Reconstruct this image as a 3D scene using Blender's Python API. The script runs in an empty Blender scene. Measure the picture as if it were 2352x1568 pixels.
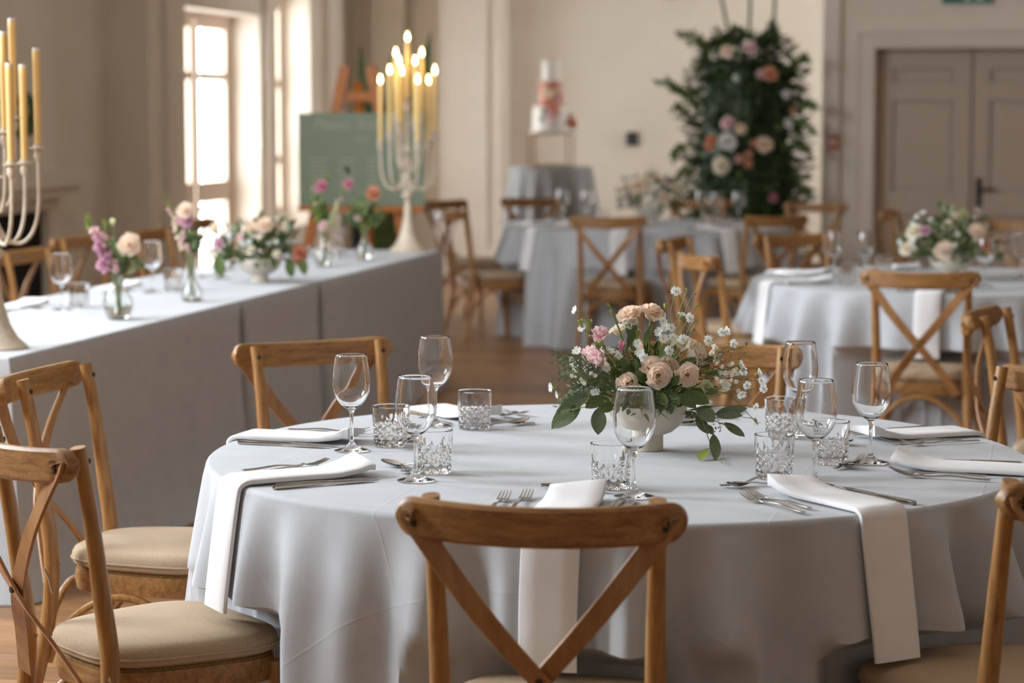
import bpy, math, random
from mathutils import Vector, Matrix
PI = math.pi
S = bpy.context.scene
COL = S.collection
random.seed(7)

# ------------------------------------------------------------------ camera
F_PX, CAM_Z, TILT = 5417.6, 1.51, math.atan((784 - 257) / 5417.6)
cam_d = bpy.data.cameras.new('camera'); cam = bpy.data.objects.new('camera', cam_d); COL.objects.link(cam)
cam.location = (0, 0, CAM_Z); cam.rotation_euler = (PI / 2 - TILT, 0, 0)
cam_d.sensor_width = 36; cam_d.lens = F_PX * 36 / 2352; cam_d.clip_end = 200
cam_d.dof.use_dof = True; cam_d.dof.focus_distance = 5.0; cam_d.dof.aperture_fstop = 3.5
S.camera = cam
# ------------------------------------------------------------------ world, lights, exposure
S.view_settings.view_transform = 'Standard'; S.view_settings.look = 'None'
S.view_settings.gamma = 1.0; S.view_settings.use_curve_mapping = False
S.view_settings.exposure = 0.18
W = bpy.data.worlds.new('sky'); S.world = W; W.use_nodes = True
W.node_tree.nodes['Background'].inputs[0].default_value = (0.88, 0.94, 1.0, 1)
W.node_tree.nodes['Background'].inputs[1].default_value = 11.0

UX, UY = 0.978, -0.2087            # room axis u (to the right), v runs away from the viewer
def W2(u, v): return (u * UX + v * 0.2087, u * UY + v * 0.978)
ROT_ROOM = math.atan2(UY, UX)
def area(name, u, v, z, nu, nv, nz, sx, sy, power, col=(0.84, 0.92, 1.0)):
    """daylight through a window: an area lamp in the opening, facing direction n (room axes)"""
    d = bpy.data.lights.new(name, 'AREA'); d.shape = 'RECTANGLE'; d.size = sx; d.size_y = sy
    d.energy = power; d.color = col
    o = bpy.data.objects.new(name, d); COL.objects.link(o)
    x, y = W2(u, v); o.location = (x, y, z)
    n = Vector((nu * UX + nv * 0.2087, nu * UY + nv * 0.978, nz))
    o.rotation_euler = n.to_track_quat('-Z', 'Y').to_euler()
    return o
for v, e_ in ((4.2, 490), (7.2, 350), (10.2, 190)):
    area('window_left_offscreen', -5.93, v, 2.35, 1, 0, -.12, 1.5, 2.6, e_)
area('alcove_window_right_offscreen', 2.27, 19.8, 2.5, -1, .1, -.05, 1.5, 2.4, 150)

def at(px, py, z):
    """the point at height z that the photograph shows at pixel (px, py)"""
    d = Vector(((px - 1176) / F_PX, (784 - py) / F_PX, -1.0))
    d.rotate(cam.rotation_euler)
    t = (z - CAM_Z) / d.z
    return Vector((d.x * t, d.y * t, z))
def at_y(px, py, Y):
    """the point at distance Y along the room that the photograph shows at pixel (px, py)"""
    d = Vector(((px - 1176) / F_PX, (784 - py) / F_PX, -1.0))
    d.rotate(cam.rotation_euler)
    t = Y / d.y
    return Vector((d.x * t, Y, CAM_Z + d.z * t))

# ------------------------------------------------------------------ materials
def _n(nt, t, **kw):
    n = nt.nodes.new(t)
    for k, v in kw.items(): setattr(n, k, v)
    return n
def principled(name, col, rough=.6, metal=0, **kw):
    m = bpy.data.materials.new(name); m.use_nodes = True
    b = m.node_tree.nodes['Principled BSDF']
    b.inputs['Base Color'].default_value = (*col, 1); b.inputs['Roughness'].default_value = rough
    b.inputs['Metallic'].default_value = metal
    for k, v in kw.items(): b.inputs[k].default_value = v
    return m
def vary(m, c2, scale=8, stretch=(1, 1, 1), detail=4, coord='Object', lo=.35, hi=.65, bump=0, bscale=None, rnd=0):
    """noise between the base colour and c2, plus optional fine bump"""
    nt = m.node_tree; b = nt.nodes['Principled BSDF']
    tc = _n(nt, 'ShaderNodeTexCoord'); mp = _n(nt, 'ShaderNodeMapping'); mp.inputs['Scale'].default_value = stretch
    nt.links.new(tc.outputs[coord], mp.inputs[0])
    nz = _n(nt, 'ShaderNodeTexNoise'); nz.inputs['Scale'].default_value = scale; nz.inputs['Detail'].default_value = detail
    nt.links.new(mp.outputs[0], nz.inputs['Vector'])
    r = _n(nt, 'ShaderNodeValToRGB')
    r.color_ramp.elements[0].position = lo; r.color_ramp.elements[1].position = hi
    r.color_ramp.elements[0].color = b.inputs['Base Color'].default_value; r.color_ramp.elements[1].color = (*c2, 1)
    nt.links.new(nz.outputs['Fac'], r.inputs[0])
    out = r.outputs[0]
    if rnd:
        oi = _n(nt, 'ShaderNodeObjectInfo'); hs = _n(nt, 'ShaderNodeHueSaturation')
        mr = _n(nt, 'ShaderNodeMapRange'); mr.inputs['To Min'].default_value = 1 - rnd; mr.inputs['To Max'].default_value = 1 + rnd
        nt.links.new(oi.outputs['Random'], mr.inputs[0]); nt.links.new(mr.outputs[0], hs.inputs['Value'])
        nt.links.new(out, hs.inputs['Color']); out = hs.outputs[0]
    nt.links.new(out, b.inputs['Base Color'])
    if bump:
        nb = _n(nt, 'ShaderNodeTexNoise'); nb.inputs['Scale'].default_value = bscale or scale * 6; nb.inputs['Detail'].default_value = 3
        nt.links.new(mp.outputs[0], nb.inputs['Vector'])
        bp = _n(nt, 'ShaderNodeBump'); bp.inputs['Strength'].default_value = bump; bp.inputs['Distance'].default_value = .004
        nt.links.new(nb.outputs['Fac'], bp.inputs['Height']); nt.links.new(bp.outputs[0], b.inputs['Normal'])
    return m
M = {}
def wood(name, dark, light, stretch, lime=(.62, .48, .34)):
    m = principled(name, dark, .42); nt = m.node_tree; b = nt.nodes['Principled BSDF']
    tc = _n(nt, 'ShaderNodeTexCoord'); mp = _n(nt, 'ShaderNodeMapping'); mp.inputs['Scale'].default_value = stretch
    nt.links.new(tc.outputs['Object'], mp.inputs[0])
    n1 = _n(nt, 'ShaderNodeTexNoise'); n1.inputs['Scale'].default_value = 9; n1.inputs['Detail'].default_value = 6; n1.inputs['Distortion'].default_value = .6
    n2 = _n(nt, 'ShaderNodeTexNoise'); n2.inputs['Scale'].default_value = 34; n2.inputs['Detail'].default_value = 4; n2.inputs['Distortion'].default_value = 1.6
    for n in (n1, n2): nt.links.new(mp.outputs[0], n.inputs['Vector'])
    r1 = _n(nt, 'ShaderNodeValToRGB'); r1.color_ramp.elements[0].position = .3; r1.color_ramp.elements[1].position = .7
    r1.color_ramp.elements[0].color = (*dark, 1); r1.color_ramp.elements[1].color = (*light, 1)
    nt.links.new(n1.outputs['Fac'], r1.inputs[0])
    r2 = _n(nt, 'ShaderNodeValToRGB'); r2.color_ramp.elements[0].position = .56; r2.color_ramp.elements[1].position = .7
    nt.links.new(n2.outputs['Fac'], r2.inputs[0])
    ml = _n(nt, 'ShaderNodeMath', operation='MULTIPLY'); ml.inputs[1].default_value = .45; nt.links.new(r2.outputs[0], ml.inputs[0])
    mx = _n(nt, 'ShaderNodeMixRGB'); mx.inputs['Color2'].default_value = (*lime, 1)
    nt.links.new(ml.outputs[0], mx.inputs['Fac']); nt.links.new(r1.outputs[0], mx.inputs['Color1'])
    nt.links.new(mx.outputs[0], b.inputs['Base Color'])
    bp = _n(nt, 'ShaderNodeBump'); bp.inputs['Strength'].default_value = .15; bp.inputs['Distance'].default_value = .002
    nt.links.new(n2.outputs['Fac'], bp.inputs['Height']); nt.links.new(bp.outputs[0], b.inputs['Normal'])
    return m
M['wood_x'] = wood('oak_rail', (.20, .085, .021), (.40, .195, .058), (.9, 9, 9), (.55, .39, .23))
M['wood_z'] = wood('oak_post', (.25, .108, .028), (.44, .22, .068), (9, 9, .8), (.52, .33, .17))
M['wood_strap'] = wood('oak_strap', (.28, .125, .042), (.42, .21, .08), (4, 4, 1.0), (.48, .28, .13))
M['bolt'] = principled('dark_bolt', (.06, .05, .045), .4, .9)
M['cushion'] = vary(principled('beige_cushion', (.54, .41, .28), .95), (.43, .31, .195), 260, (1, 2.2, 1), 3, lo=.35, hi=.68, bump=.4, bscale=700)
M['rush'] = vary(principled('woven_rush', (.50, .31, .11), .8), (.25, .13, .04), 60, (1, 6, 6), 2, bump=1, bscale=120)
M['plank'] = vary(principled('floor_oak', (.40, .205, .085), .38), (.24, .115, .045), 5, (1, 9, 9), 6, rnd=.28, bump=.12, bscale=60)
M['subfloor'] = principled('floor_joint', (.07, .035, .015), .8)
M['wall'] = vary(principled('beige_paint', (.76, .675, .565), .75), (.80, .715, .605), 2)
M['wall_back'] = M['wall_door'] = M['wall']
M['ceiling'] = principled('ceiling_paint', (.78, .74, .68), .9)
M['door'] = principled('door_paint', (.52, .41, .32), .5)
M['frame'] = principled('window_frame_paint', (.68, .55, .43), .5)
M['black'] = vary(principled('cast_iron', (.014, .010, .008), .7), (.03, .02, .017), 30)
M['red'] = principled('red_plastic', (.45, .03, .02), .4)
M['dark_plastic'] = principled('dark_plastic', (.03, .03, .035), .5)
M['iron'] = principled('dark_door_handle', (.06, .055, .055), .35, .8)
def cloth_mat(name, c1, c2, crease=True):
    m = principled(name, c1, .85); nt = m.node_tree; b = nt.nodes['Principled BSDF']
    b.inputs['Sheen Weight'].default_value = .15
    tc = _n(nt, 'ShaderNodeTexCoord')
    nz = _n(nt, 'ShaderNodeTexNoise'); nz.inputs['Scale'].default_value = 14; nz.inputs['Detail'].default_value = 6
    nt.links.new(tc.outputs['UV'], nz.inputs['Vector'])
    r = _n(nt, 'ShaderNodeValToRGB'); r.color_ramp.elements[0].position = .3; r.color_ramp.elements[1].position = .7
    r.color_ramp.elements[0].color = (*c1, 1); r.color_ramp.elements[1].color = (*c2, 1)
    nt.links.new(nz.outputs['Fac'], r.inputs[0]); nt.links.new(r.outputs[0], b.inputs['Base Color'])
    weave = _n(nt, 'ShaderNodeTexNoise'); weave.inputs['Scale'].default_value = 900; weave.inputs['Detail'].default_value = 1
    nt.links.new(tc.outputs['UV'], weave.inputs['Vector'])
    b1 = _n(nt, 'ShaderNodeBump'); b1.inputs['Strength'].default_value = .12; b1.inputs['Distance'].default_value = .0006
    nt.links.new(weave.outputs['Fac'], b1.inputs['Height'])
    last = b1
    # soft rumples in the linen
    ru = _n(nt, 'ShaderNodeTexNoise'); ru.inputs['Scale'].default_value = 9; ru.inputs['Detail'].default_value = 3
    nt.links.new(tc.outputs['UV'], ru.inputs['Vector'])
    b3 = _n(nt, 'ShaderNodeBump'); b3.inputs['Strength'].default_value = .35; b3.inputs['Distance'].default_value = .006
    nt.links.new(ru.outputs['Fac'], b3.inputs['Height']); nt.links.new(last.outputs[0], b3.inputs['Normal']); last = b3
    if crease:
        # ironed-in folds: straight lines across the flat cloth, .375 m apart
        sp = _n(nt, 'ShaderNodeSeparateXYZ'); nt.links.new(tc.outputs['UV'], sp.inputs[0])
        for ax, step, off in (('X', .375, .06), ('Y', 1.08, .04)):
            a = _n(nt, 'ShaderNodeMath', operation='ADD'); a.inputs[1].default_value = 10 * step - off + step / 2
            nt.links.new(sp.outputs[ax], a.inputs[0])
            md = _n(nt, 'ShaderNodeMath', operation='MODULO'); md.inputs[1].default_value = step; nt.links.new(a.outputs[0], md.inputs[0])
            sb = _n(nt, 'ShaderNodeMath', operation='SUBTRACT'); sb.inputs[1].default_value = step / 2; nt.links.new(md.outputs[0], sb.inputs[0])
            ab = _n(nt, 'ShaderNodeMath', operation='ABSOLUTE'); nt.links.new(sb.outputs[0], ab.inputs[0])
            mr = _n(nt, 'ShaderNodeMapRange', interpolation_type='SMOOTHSTEP')
            mr.inputs['From Max'].default_value = .005; mr.inputs['To Min'].default_value = 1; mr.inputs['To Max'].default_value = 0
            nt.links.new(ab.outputs[0], mr.inputs[0])
            b2 = _n(nt, 'ShaderNodeBump'); b2.inputs['Strength'].default_value = .14; b2.inputs['Distance'].default_value = .003
            nt.links.new(mr.outputs[0], b2.inputs['Height']); nt.links.new(last.outputs[0], b2.inputs['Normal']); last = b2
    nt.links.new(last.outputs[0], b.inputs['Normal'])
    return m
M['cloth'] = cloth_mat('grey_linen', (.47, .485, .51), (.51, .525, .55))
M['cloth_long'] = cloth_mat('grey_linen_plain', (.47, .485, .51), (.51, .525, .55), False)
M['cloth_cake'] = cloth_mat('dark_grey_linen', (.28, .27, .26), (.33, .32, .31), False)
M['napkin'] = cloth_mat('white_cotton', (.84, .83, .84), (.88, .87, .88), False)
M['glass'] = principled('clear_glass', (1, 1, 1), .0, 0, **{'Transmission Weight': 1.0, 'IOR': 1.48})
M['crystal'] = principled('cut_crystal', (1, 1, 1), .0, 0, **{'Transmission Weight': 1.0, 'IOR': 1.34})
m = bpy.data.materials.new('window_glass'); m.use_nodes = True; nt = m.node_tree; nt.nodes.clear()
_t = _n(nt, 'ShaderNodeBsdfTransparent'); _g = _n(nt, 'ShaderNodeBsdfGlossy'); _g.inputs['Roughness'].default_value = .02; _m = _n(nt, 'ShaderNodeMixShader'); _m.inputs[0].default_value = .06
nt.links.new(_t.outputs[0], _m.inputs[1]); nt.links.new(_g.outputs[0], _m.inputs[2]); nt.links.new(_m.outputs[0], _n(nt, 'ShaderNodeOutputMaterial').inputs[0])
M['pane'] = m
M['water'] = principled('vase_water', (.97, 1, .97), .0, 0, **{'Transmission Weight': 1.0, 'IOR': 1.33})
M['steel'] = principled('stainless_steel', (.46, .42, .38), .14, 1.0)
M['bowl'] = vary(principled('cream_ceramic', (.74, .67, .56), .55), (.68, .60, .49), 5, bump=.1, bscale=40)
M['candelabra'] = vary(principled('cream_enamel', (.72, .62, .49), .5), (.62, .50, .37), 30, bump=.15)
M['candle'] = principled('ivory_wax', (.84, .60, .24), .5, **{'Subsurface Weight': .35, 'Subsurface Radius': (.02, .012, .005), 'Subsurface Scale': 1.0})
M['wax_tip'] = principled('pale_wax', (.85, .82, .76), .5)
M['wick'] = principled('burnt_wick', (.03, .025, .02), .9)
def emit(name, col, s):
    m = bpy.data.materials.new(name); m.use_nodes = True; nt = m.node_tree; nt.nodes.clear()
    e = _n(nt, 'ShaderNodeEmission'); e.inputs[0].default_value = (*col, 1); e.inputs[1].default_value = s
    nt.links.new(e.outputs[0], _n(nt, 'ShaderNodeOutputMaterial').inputs[0]); return m
M['flame'] = emit('candle_flame', (1.0, .70, .28), 30)
M['sign'] = principled('sage_green_board', (.27, .34, .24), .45)
M['sign_ink'] = principled('pale_sign_ink', (.50, .52, .42), .6)
M['easel'] = vary(principled('orange_pine', (.66, .22, .025), .45), (.52, .15, .015), 12, (6, 6, 1))
M['icing'] = principled('white_icing', (.80, .74, .66), .6)
M['icing_gold'] = vary(principled('painted_icing', (.62, .40, .22), .5), (.55, .16, .14), 9, (1, 1, 1), 2, lo=.45, hi=.6)
M['gold'] = principled('brushed_brass', (.40, .24, .11), .35, .8)
def petal(name, c, c2, tr=.5):
    m = vary(principled(name, c, .55), c2, 3, (1, 1, 1), 2); nt = m.node_tree; b = nt.nodes['Principled BSDF']
    t = _n(nt, 'ShaderNodeBsdfTranslucent'); mx = _n(nt, 'ShaderNodeMixShader'); mx.inputs[0].default_value = tr
    nt.links.new(b.inputs['Base Color'].links[0].from_socket, t.inputs[0])
    out = next(n for n in nt.nodes if n.type == 'OUTPUT_MATERIAL')
    nt.links.new(b.outputs[0], mx.inputs[1]); nt.links.new(t.outputs[0], mx.inputs[2]); nt.links.new(mx.outputs[0], out.inputs[0])
    return m
M['peach'] = petal('peach_petals', (1.0, .80, .63), (1.0, .88, .76))
M['coral'] = petal('coral_petals', (.85, .40, .25), (.88, .50, .35))
M['pink'] = petal('pink_petals', (.93, .64, .66), (.95, .77, .77))
M['rosepink'] = petal('deep_pink_petals', (.66, .22, .33), (.72, .35, .42))
M['mauve'] = petal('mauve_petals', (.68, .36, .50), (.80, .55, .62))
M['cream'] = petal('cream_petals', (.95, .86, .70), (.96, .90, .79))
M['lime'] = petal('pale_green_petals', (.76, .80, .50), (.82, .84, .60))
M['whitef'] = petal('white_petals', (.92, .92, .88), (.96, .96, .94))
def leafm(name, c, c2):
    m = vary(principled(name, c, .5), c2, 18, (1, 1, 1), 3, rnd=.12); return m
M['leaf'] = leafm('green_leaves', (.075, .13, .032), (.13, .185, .05))
M['leaf_grey'] = leafm('grey_green_leaves', (.11, .155, .075), (.17, .21, .115))
M['leaf_dark'] = leafm('dark_leaves', (.022, .046, .014), (.05, .085, .026))
M['leaf_bright'] = leafm('bright_green_buds', (.30, .38, .07), (.40, .46, .12))
M['leaf_olive'] = leafm('olive_sprigs', (.16, .14, .05), (.26, .22, .10))
M['stem'] = principled('green_stems', (.20, .28, .07), .6)
M['exit'] = principled('exit_sign_green', (.01, .17, .11), .4)
M['exit_white'] = principled('exit_sign_white', (.8, .85, .85), .4)
M['brass'] = principled('aged_brass', (.30, .18, .09), .4, .7)

# ------------------------------------------------------------------ mesh helpers
class MB:
    def __init__(s): s.v = []; s.f = []; s.uv = None
    def box(s, a, b):
        x0, y0, z0 = a; x1, y1, z1 = b; i = len(s.v)
        s.v += [(x0, y0, z0), (x1, y0, z0), (x1, y1, z0), (x0, y1, z0), (x0, y0, z1), (x1, y0, z1), (x1, y1, z1), (x0, y1, z1)]
        s.f += [tuple(i + k for k in q) for q in ((0, 3, 2, 1), (4, 5, 6, 7), (0, 1, 5, 4), (1, 2, 6, 5), (2, 3, 7, 6), (3, 0, 4, 7))]
        return s
    def rings(s, rings, cap=True, closed=True):
        """join equal-length rings of points into a skin"""
        i = len(s.v); n = len(rings[0])
        for r in rings: s.v += [tuple(p) for p in r]
        for a in range(len(rings) - 1):
            for k in range(n if closed else n - 1):
                k2 = (k + 1) % n
                s.f.append((i + a * n + k, i + a * n + k2, i + (a + 1) * n + k2, i + (a + 1) * n + k))
        if cap and closed:
            s.f.append(tuple(i + k for k in reversed(range(n))))
            j = i + (len(rings) - 1) * n; s.f.append(tuple(j + k for k in range(n)))
        return s
    def tube(s, path, rad, n=10, cap=True):
        P = [Vector(p) for p in path]; R = rad if isinstance(rad, (list, tuple)) else [rad] * len(P)
        T = []
        for i in range(len(P)):
            t = P[min(i + 1, len(P) - 1)] - P[max(i - 1, 0)]; T.append(t.normalized() if t.length > 1e-9 else Vector((0, 0, 1)))
        ref = Vector((0, 0, 1)) if abs(T[0].z) < .9 else Vector((1, 0, 0))
        A = T[0].cross(ref).normalized(); rr = []
        for i in range(len(P)):
            A = (A - T[i] * A.dot(T[i])); A = A.normalized() if A.length > 1e-6 else T[i].orthogonal().normalized()
            B = T[i].cross(A)
            rr.append([P[i] + (A * math.cos(2 * PI * k / n) + B * math.sin(2 * PI * k / n)) * R[i] for k in range(n)])
        return s.rings(rr, cap)
    def lathe(s, prof, n=32, c=(0, 0, 0), disp=None):
        rr = []
        for (r, z) in prof:
            rr.append([(c[0] + (r + (disp(r, z, 2 * PI * k / n) if disp else 0)) * math.cos(2 * PI * k / n),
                        c[1] + (r + (disp(r, z, 2 * PI * k / n) if disp else 0)) * math.sin(2 * PI * k / n), c[2] + z) for k in range(n)])
        return s.rings(rr, True)
    def ribbon(s, path, side, w, t, round_=False):
        """flat strap: width along side[i], thickness along the strap normal"""
        P = [Vector(p) for p in path]; rr = []
        for i in range(len(P)):
            T = (P[min(i + 1, len(P) - 1)] - P[max(i - 1, 0)]).normalized()
            sd = Vector(side[i] if isinstance(side[0], (list, tuple, Vector)) else side); sd = (sd - T * sd.dot(T)).normalized()
            nn = T.cross(sd); ww = (w[i] if isinstance(w, (list, tuple)) else w) / 2; tt = (t[i] if isinstance(t, (list, tuple)) else t) / 2
            b = .7
            rr.append([P[i] + sd * x * ww + nn * z * tt for x, z in ((-1, -b), (-.94, -1), (.94, -1), (1, -b), (1, b), (.94, 1), (-.94, 1), (-1, b))])
        return s.rings(rr, True)
    def grid(s, fn, nu, nv):
        i = len(s.v)
        for a in range(nu + 1):
            for b in range(nv + 1): s.v.append(tuple(fn(a / nu, b / nv)))
        for a in range(nu):
            for b in range(nv):
                k = i + a * (nv + 1) + b; s.f.append((k, k + nv + 1, k + nv + 2, k + 1))
        return s
    def add(s, other, mat):
        i = len(s.v); s.v += [tuple(mat @ Vector(p)) for p in other.v]; s.f += [tuple(i + k for k in q) for q in other.f]; return s
    def mesh(s, name, mat, smooth=True):
        m = bpy.data.meshes.new(name); m.from_pydata([tuple(p) for p in s.v], [], s.f); m.validate(); m.update()
        if smooth:
            m.polygons.foreach_set('use_smooth', [True] * len(m.polygons))
        if s.uv:
            ul = m.uv_layers.new(name='UVMap')
            idx = [0] * len(m.loops); m.loops.foreach_get('vertex_index', idx)
            ul.data.foreach_set('uv', [c for k in idx for c in s.uv[k]])
        m.materials.append(mat); return m
    def build(s, name, mat, parent=None, smooth=True, angle=40):
        me = s.mesh(name, mat, smooth)
        if smooth and angle: sharp(me, angle)
        return link(name, me, parent)
def sharp(me, deg):
    me.set_sharp_from_angle(angle=math.radians(deg))
def link(name, me, parent=None):
    o = bpy.data.objects.new(name, me); COL.objects.link(o); o.parent = parent; return o
def tag(o, label=None, cat=None, group=None, kind=None):
    if label: o['label'] = label
    if cat: o['category'] = cat
    if group: o['group'] = group
    if kind: o['kind'] = kind
    return o
def thing(name, label, cat, loc=(0, 0, 0), rz=0, group=None):
    o = bpy.data.objects.new(name, None); COL.objects.link(o); o.location = loc; o.rotation_euler = (0, 0, rz)
    o.empty_display_size = .05
    return tag(o, label, cat, group)
def dup(root, loc=None, rz=None, label=None, group=None, parent=None):
    r = root.copy(); COL.objects.link(r); r.parent = parent
    if loc is not None: r.location = loc
    if rz is not None: r.rotation_euler = (0, 0, rz)
    if label: r['label'] = label
    if group: r['group'] = group
    for ch in list(root.children): dup(ch, parent=r)
    return r
class Proto:
    """first use places the built thing itself, later uses copy it with its parts"""
    def __init__(s, root): s.root = root; s.used = False
    def place(s, loc, rz=0, label=None, group=None):
        if not s.used:
            s.used = True; o = s.root; o.location = loc; o.rotation_euler = (0, 0, rz)
            if label: o['label'] = label
            if group: o['group'] = group
            return o
        return dup(s.root, loc, rz, label, group)
def face(dx, dy): return math.atan2(dy, dx) - PI / 2       # rotation that turns local +Y to (dx, dy)
def bez(p, n):
    P = [Vector(q) for q in p]; out = []
    for i in range(n + 1):
        t = i / n; q = P[:]
        while len(q) > 1: q = [q[k].lerp(q[k + 1], t) for k in range(len(q) - 1)]
        out.append(q[0])
    return out
def spline(pts, n=6):
    P = [Vector(p) for p in pts]; out = []
    for i in range(len(P) - 1):
        a, b, c, d = P[max(i - 1, 0)], P[i], P[i + 1], P[min(i + 2, len(P) - 1)]
        for k in range(n):
            t = k / n
            out.append(.5 * ((2 * b) + (c - a) * t + (2 * a - 5 * b + 4 * c - d) * t * t + (3 * b - a - 3 * c + d) * t ** 3))
    out.append(P[-1]); return out

# ================================================================== THE ROOM
def rbox(mb, u0, u1, v0, v1, z0, z1):
    i = len(mb.v); mb.box((u0, v0, z0), (u1, v1, z1))
    for k in range(i, len(mb.v)):
        u, v, z = mb.v[k]; x, y = W2(u, v); mb.v[k] = (x, y, z)
    return mb
def struct(name, boxes, mat, parent=None):
    mb = MB()
    for b in boxes: rbox(mb, *b)
    o = mb.build(name, mat, parent, smooth=False)
    if not parent: o['kind'] = 'structure'
    return o
CEIL = 4.3
floor = struct('floor', [(-7, 6.3, -4.2, 22, -.12, -.012)], M['subfloor'])
# floor boards, laid across the hall
pm = []
for L in (1.6, 1.9, 2.2):
    pm.append(MB().box((0, 0, -.012), (L - .004, .136, 0)).mesh('plank', M['plank'], False))
rng = random.Random(3); v = 3.4; fill = []
while v < 16.2:
    u = (-4.4 if v > 7 else -2.9) - rng.random() * 1.6
    umax = 2.2 if v > 8 else .6
    fill.append((-7, u - .004, v))
    while u < umax:
        k = rng.randrange(3); L = (1.6, 1.9, 2.2)[k]
        o = link('plank', pm[k], floor); x, y = W2(u, v); o.location = (x, y, 0); o.rotation_euler = (0, 0, ROT_ROOM)
        u += L
    fill.append((u, 6.3, v)); v += .14
rest = MB()
for (u0, u1, v0, v1) in ((-7, 6.3, -4.2, 3.39), (-7, 6.3, 16.26, 22)):
    vv = v0
    while vv < v1 - .13:
        rbox(rest, u0, u1, vv, vv + .136, -.012, -.0005); vv += .14
for u0, u1, vv in fill: rbox(rest, u0, u1, vv, vv + .136, -.012, 0)
o = rest.build('plank_field', M['plank'], floor, smooth=False); o['kind'] = 'stuff'
struct('ceiling', [(-7, 6.3, -4.2, 22, CEIL, CEIL + .1)], M['ceiling'])
# left wall: chimney breast, recess, piers and two deep window bays
struct('wall_left', [
    (-6.35, -5.95, -4.1, 12.55, 0, CEIL),
    (-6.35, -5.95, 12.55, 13.82, .93, CEIL), (-6.35, -5.95, 13.82, 14.03, 0, CEIL), (-6.36, -6.28, 12.55, 13.82, 0, .95),
    (-6.5, -6.3, 14.03, 15.83, 0, CEIL),
    (-6.5, -6.0, 15.83, 16.6, 0, CEIL), (-6.5, -6.0, 16.6, 18.35, 2.28, CEIL),
    (-6.5, -6.0, 18.35, 18.7, 0, CEIL), (-6.5, -6.0, 18.7, 19.74, 2.5, CEIL), (-6.5, -6.0, 18.7, 19.74, 0, .55),
    (-6.5, -6.0, 19.74, 21.3, 0, CEIL)], M['wall'])
struct('trim_1', [(-6.0, -5.955, 16.12, 16.42, 0, CEIL), (-6.0, -5.95, 18.42, 18.64, 0, CEIL), (-6.0, -5.93, 20.1, 20.5, 0, CEIL)], M['wall'])
struct('baseboard_left', [(-6.3, -6.28, 14.03, 15.83, 0, .2), (-6.0, -5.98, 15.83, 16.6, 0, .2), (-6.0, -5.98, 18.35, 18.7, 0, .2), (-6.0, -5.98, 19.74, 21, 0, .2)], M['frame'])
struct('wall_back', [(-6.5, -4.55, 21.0, 21.3, 0, CEIL)], M['wall'])
struct('wall_alcove', [(-4.55, 2.4, 21.0, 21.3, 0, CEIL)], M['wall_back'])
struct('trim_2', [(-5.75, -5.45, 20.85, 21.0, 0, CEIL), (-5.06, -4.50, 20.6, 21.0, 0, CEIL), (-5.11, -4.46, 20.56, 21.0, 0, .3), (-4.95, -4.62, 20.56, 20.6, .3, CEIL)], M['wall'])
# door wall: opening for a pair of panelled doors
DV, D0, D1, DZ = 18.25, -1.07, .40, 1.99
struct('wall_door', [(-1.46, D0, DV, DV + .35, 0, CEIL), (D1, 6.3, DV, DV + .35, 0, CEIL), (D0, D1, DV, DV + .35, DZ, CEIL)], M['wall_door'])
struct('wall_alcove_side', [(2.3, 2.5, DV + .35, 21.3, 0, CEIL)], M['wall_back'])
struct('trim_3', [(-1.46, -1.33, DV - .06, DV, 0, CEIL)], M['wall_door'])
struct('trim_4', [(D0 - .16, D0, DV - .03, DV, 0, DZ + .16), (D0 - .16, D0 - .12, DV - .05, DV - .03, 0, DZ + .16),
                  (D0, D1 + .16, DV - .03, DV, DZ, DZ + .16), (D0 - .12, D1 + .16, DV - .055, DV - .03, DZ + .115, DZ + .16),
                  (D0, D1 + .1, DV - .042, DV - .03, DZ + .05, DZ + .075), (D1, D1 + .16, DV - .03, DV, 0, DZ)], M['wall_door'])
struct('wall_right', [(6.0, 6.3, -4.1, DV, 0, CEIL)], M['wall'])
struct('wall_rear', [(-6.3, 6.3, -4.3, -4.0, 0, CEIL)], M['wall'])
def panel_door(name, u0, u1):
    v = DV + .16
    d = struct(name, [(u0, u1, v + .02, v + .045, .0, DZ)], M['door']); st = .13
    g0, g1 = (.009, 0) if u0 > -.5 else (0, .009)
    parts = [('stile', u0 + g0, u0 + st, .01, DZ - .012), ('stile', u1 - st, u1 - g1, .01, DZ - .012),
             ('rail', u0 + st, u1 - st, DZ - .15, DZ - .012), ('rail', u0 + st, u1 - st, 1.60, 1.72),
             ('rail', u0 + st, u1 - st, .72, .90), ('rail', u0 + st, u1 - st, .01, .24)]
    for n, a, b, z0, z1 in parts: struct(n, [(a, b, v - .012, v + .02, z0, z1)], M['door'], d)
    for z0, z1 in ((1.72, DZ - .15), (.90, 1.60), (.24, .72)):
        struct('panel', [(u0 + st + .03, u1 - st - .03, v + .008, v + .02, z0 + .03, z1 - .03)], M['door'], d)
    return d
door1 = panel_door('door_1', D0, -.340); door2 = panel_door('door_2', -.340, D1)
struct('handle_plate', [(-.30, -.262, DV + .125, DV + .148, .79, 1.01)], M['iron'], door2)
hb = MB(); x0, y0 = W2(-.28, DV + .12); x1, y1 = W2(-.16, DV + .10)
hb.tube([(x0, y0 + .03, .92), (x0, y0, .92), (x1, y1, .92)], .011, 8); hb.build('handle', M['iron'], door2)
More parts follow.
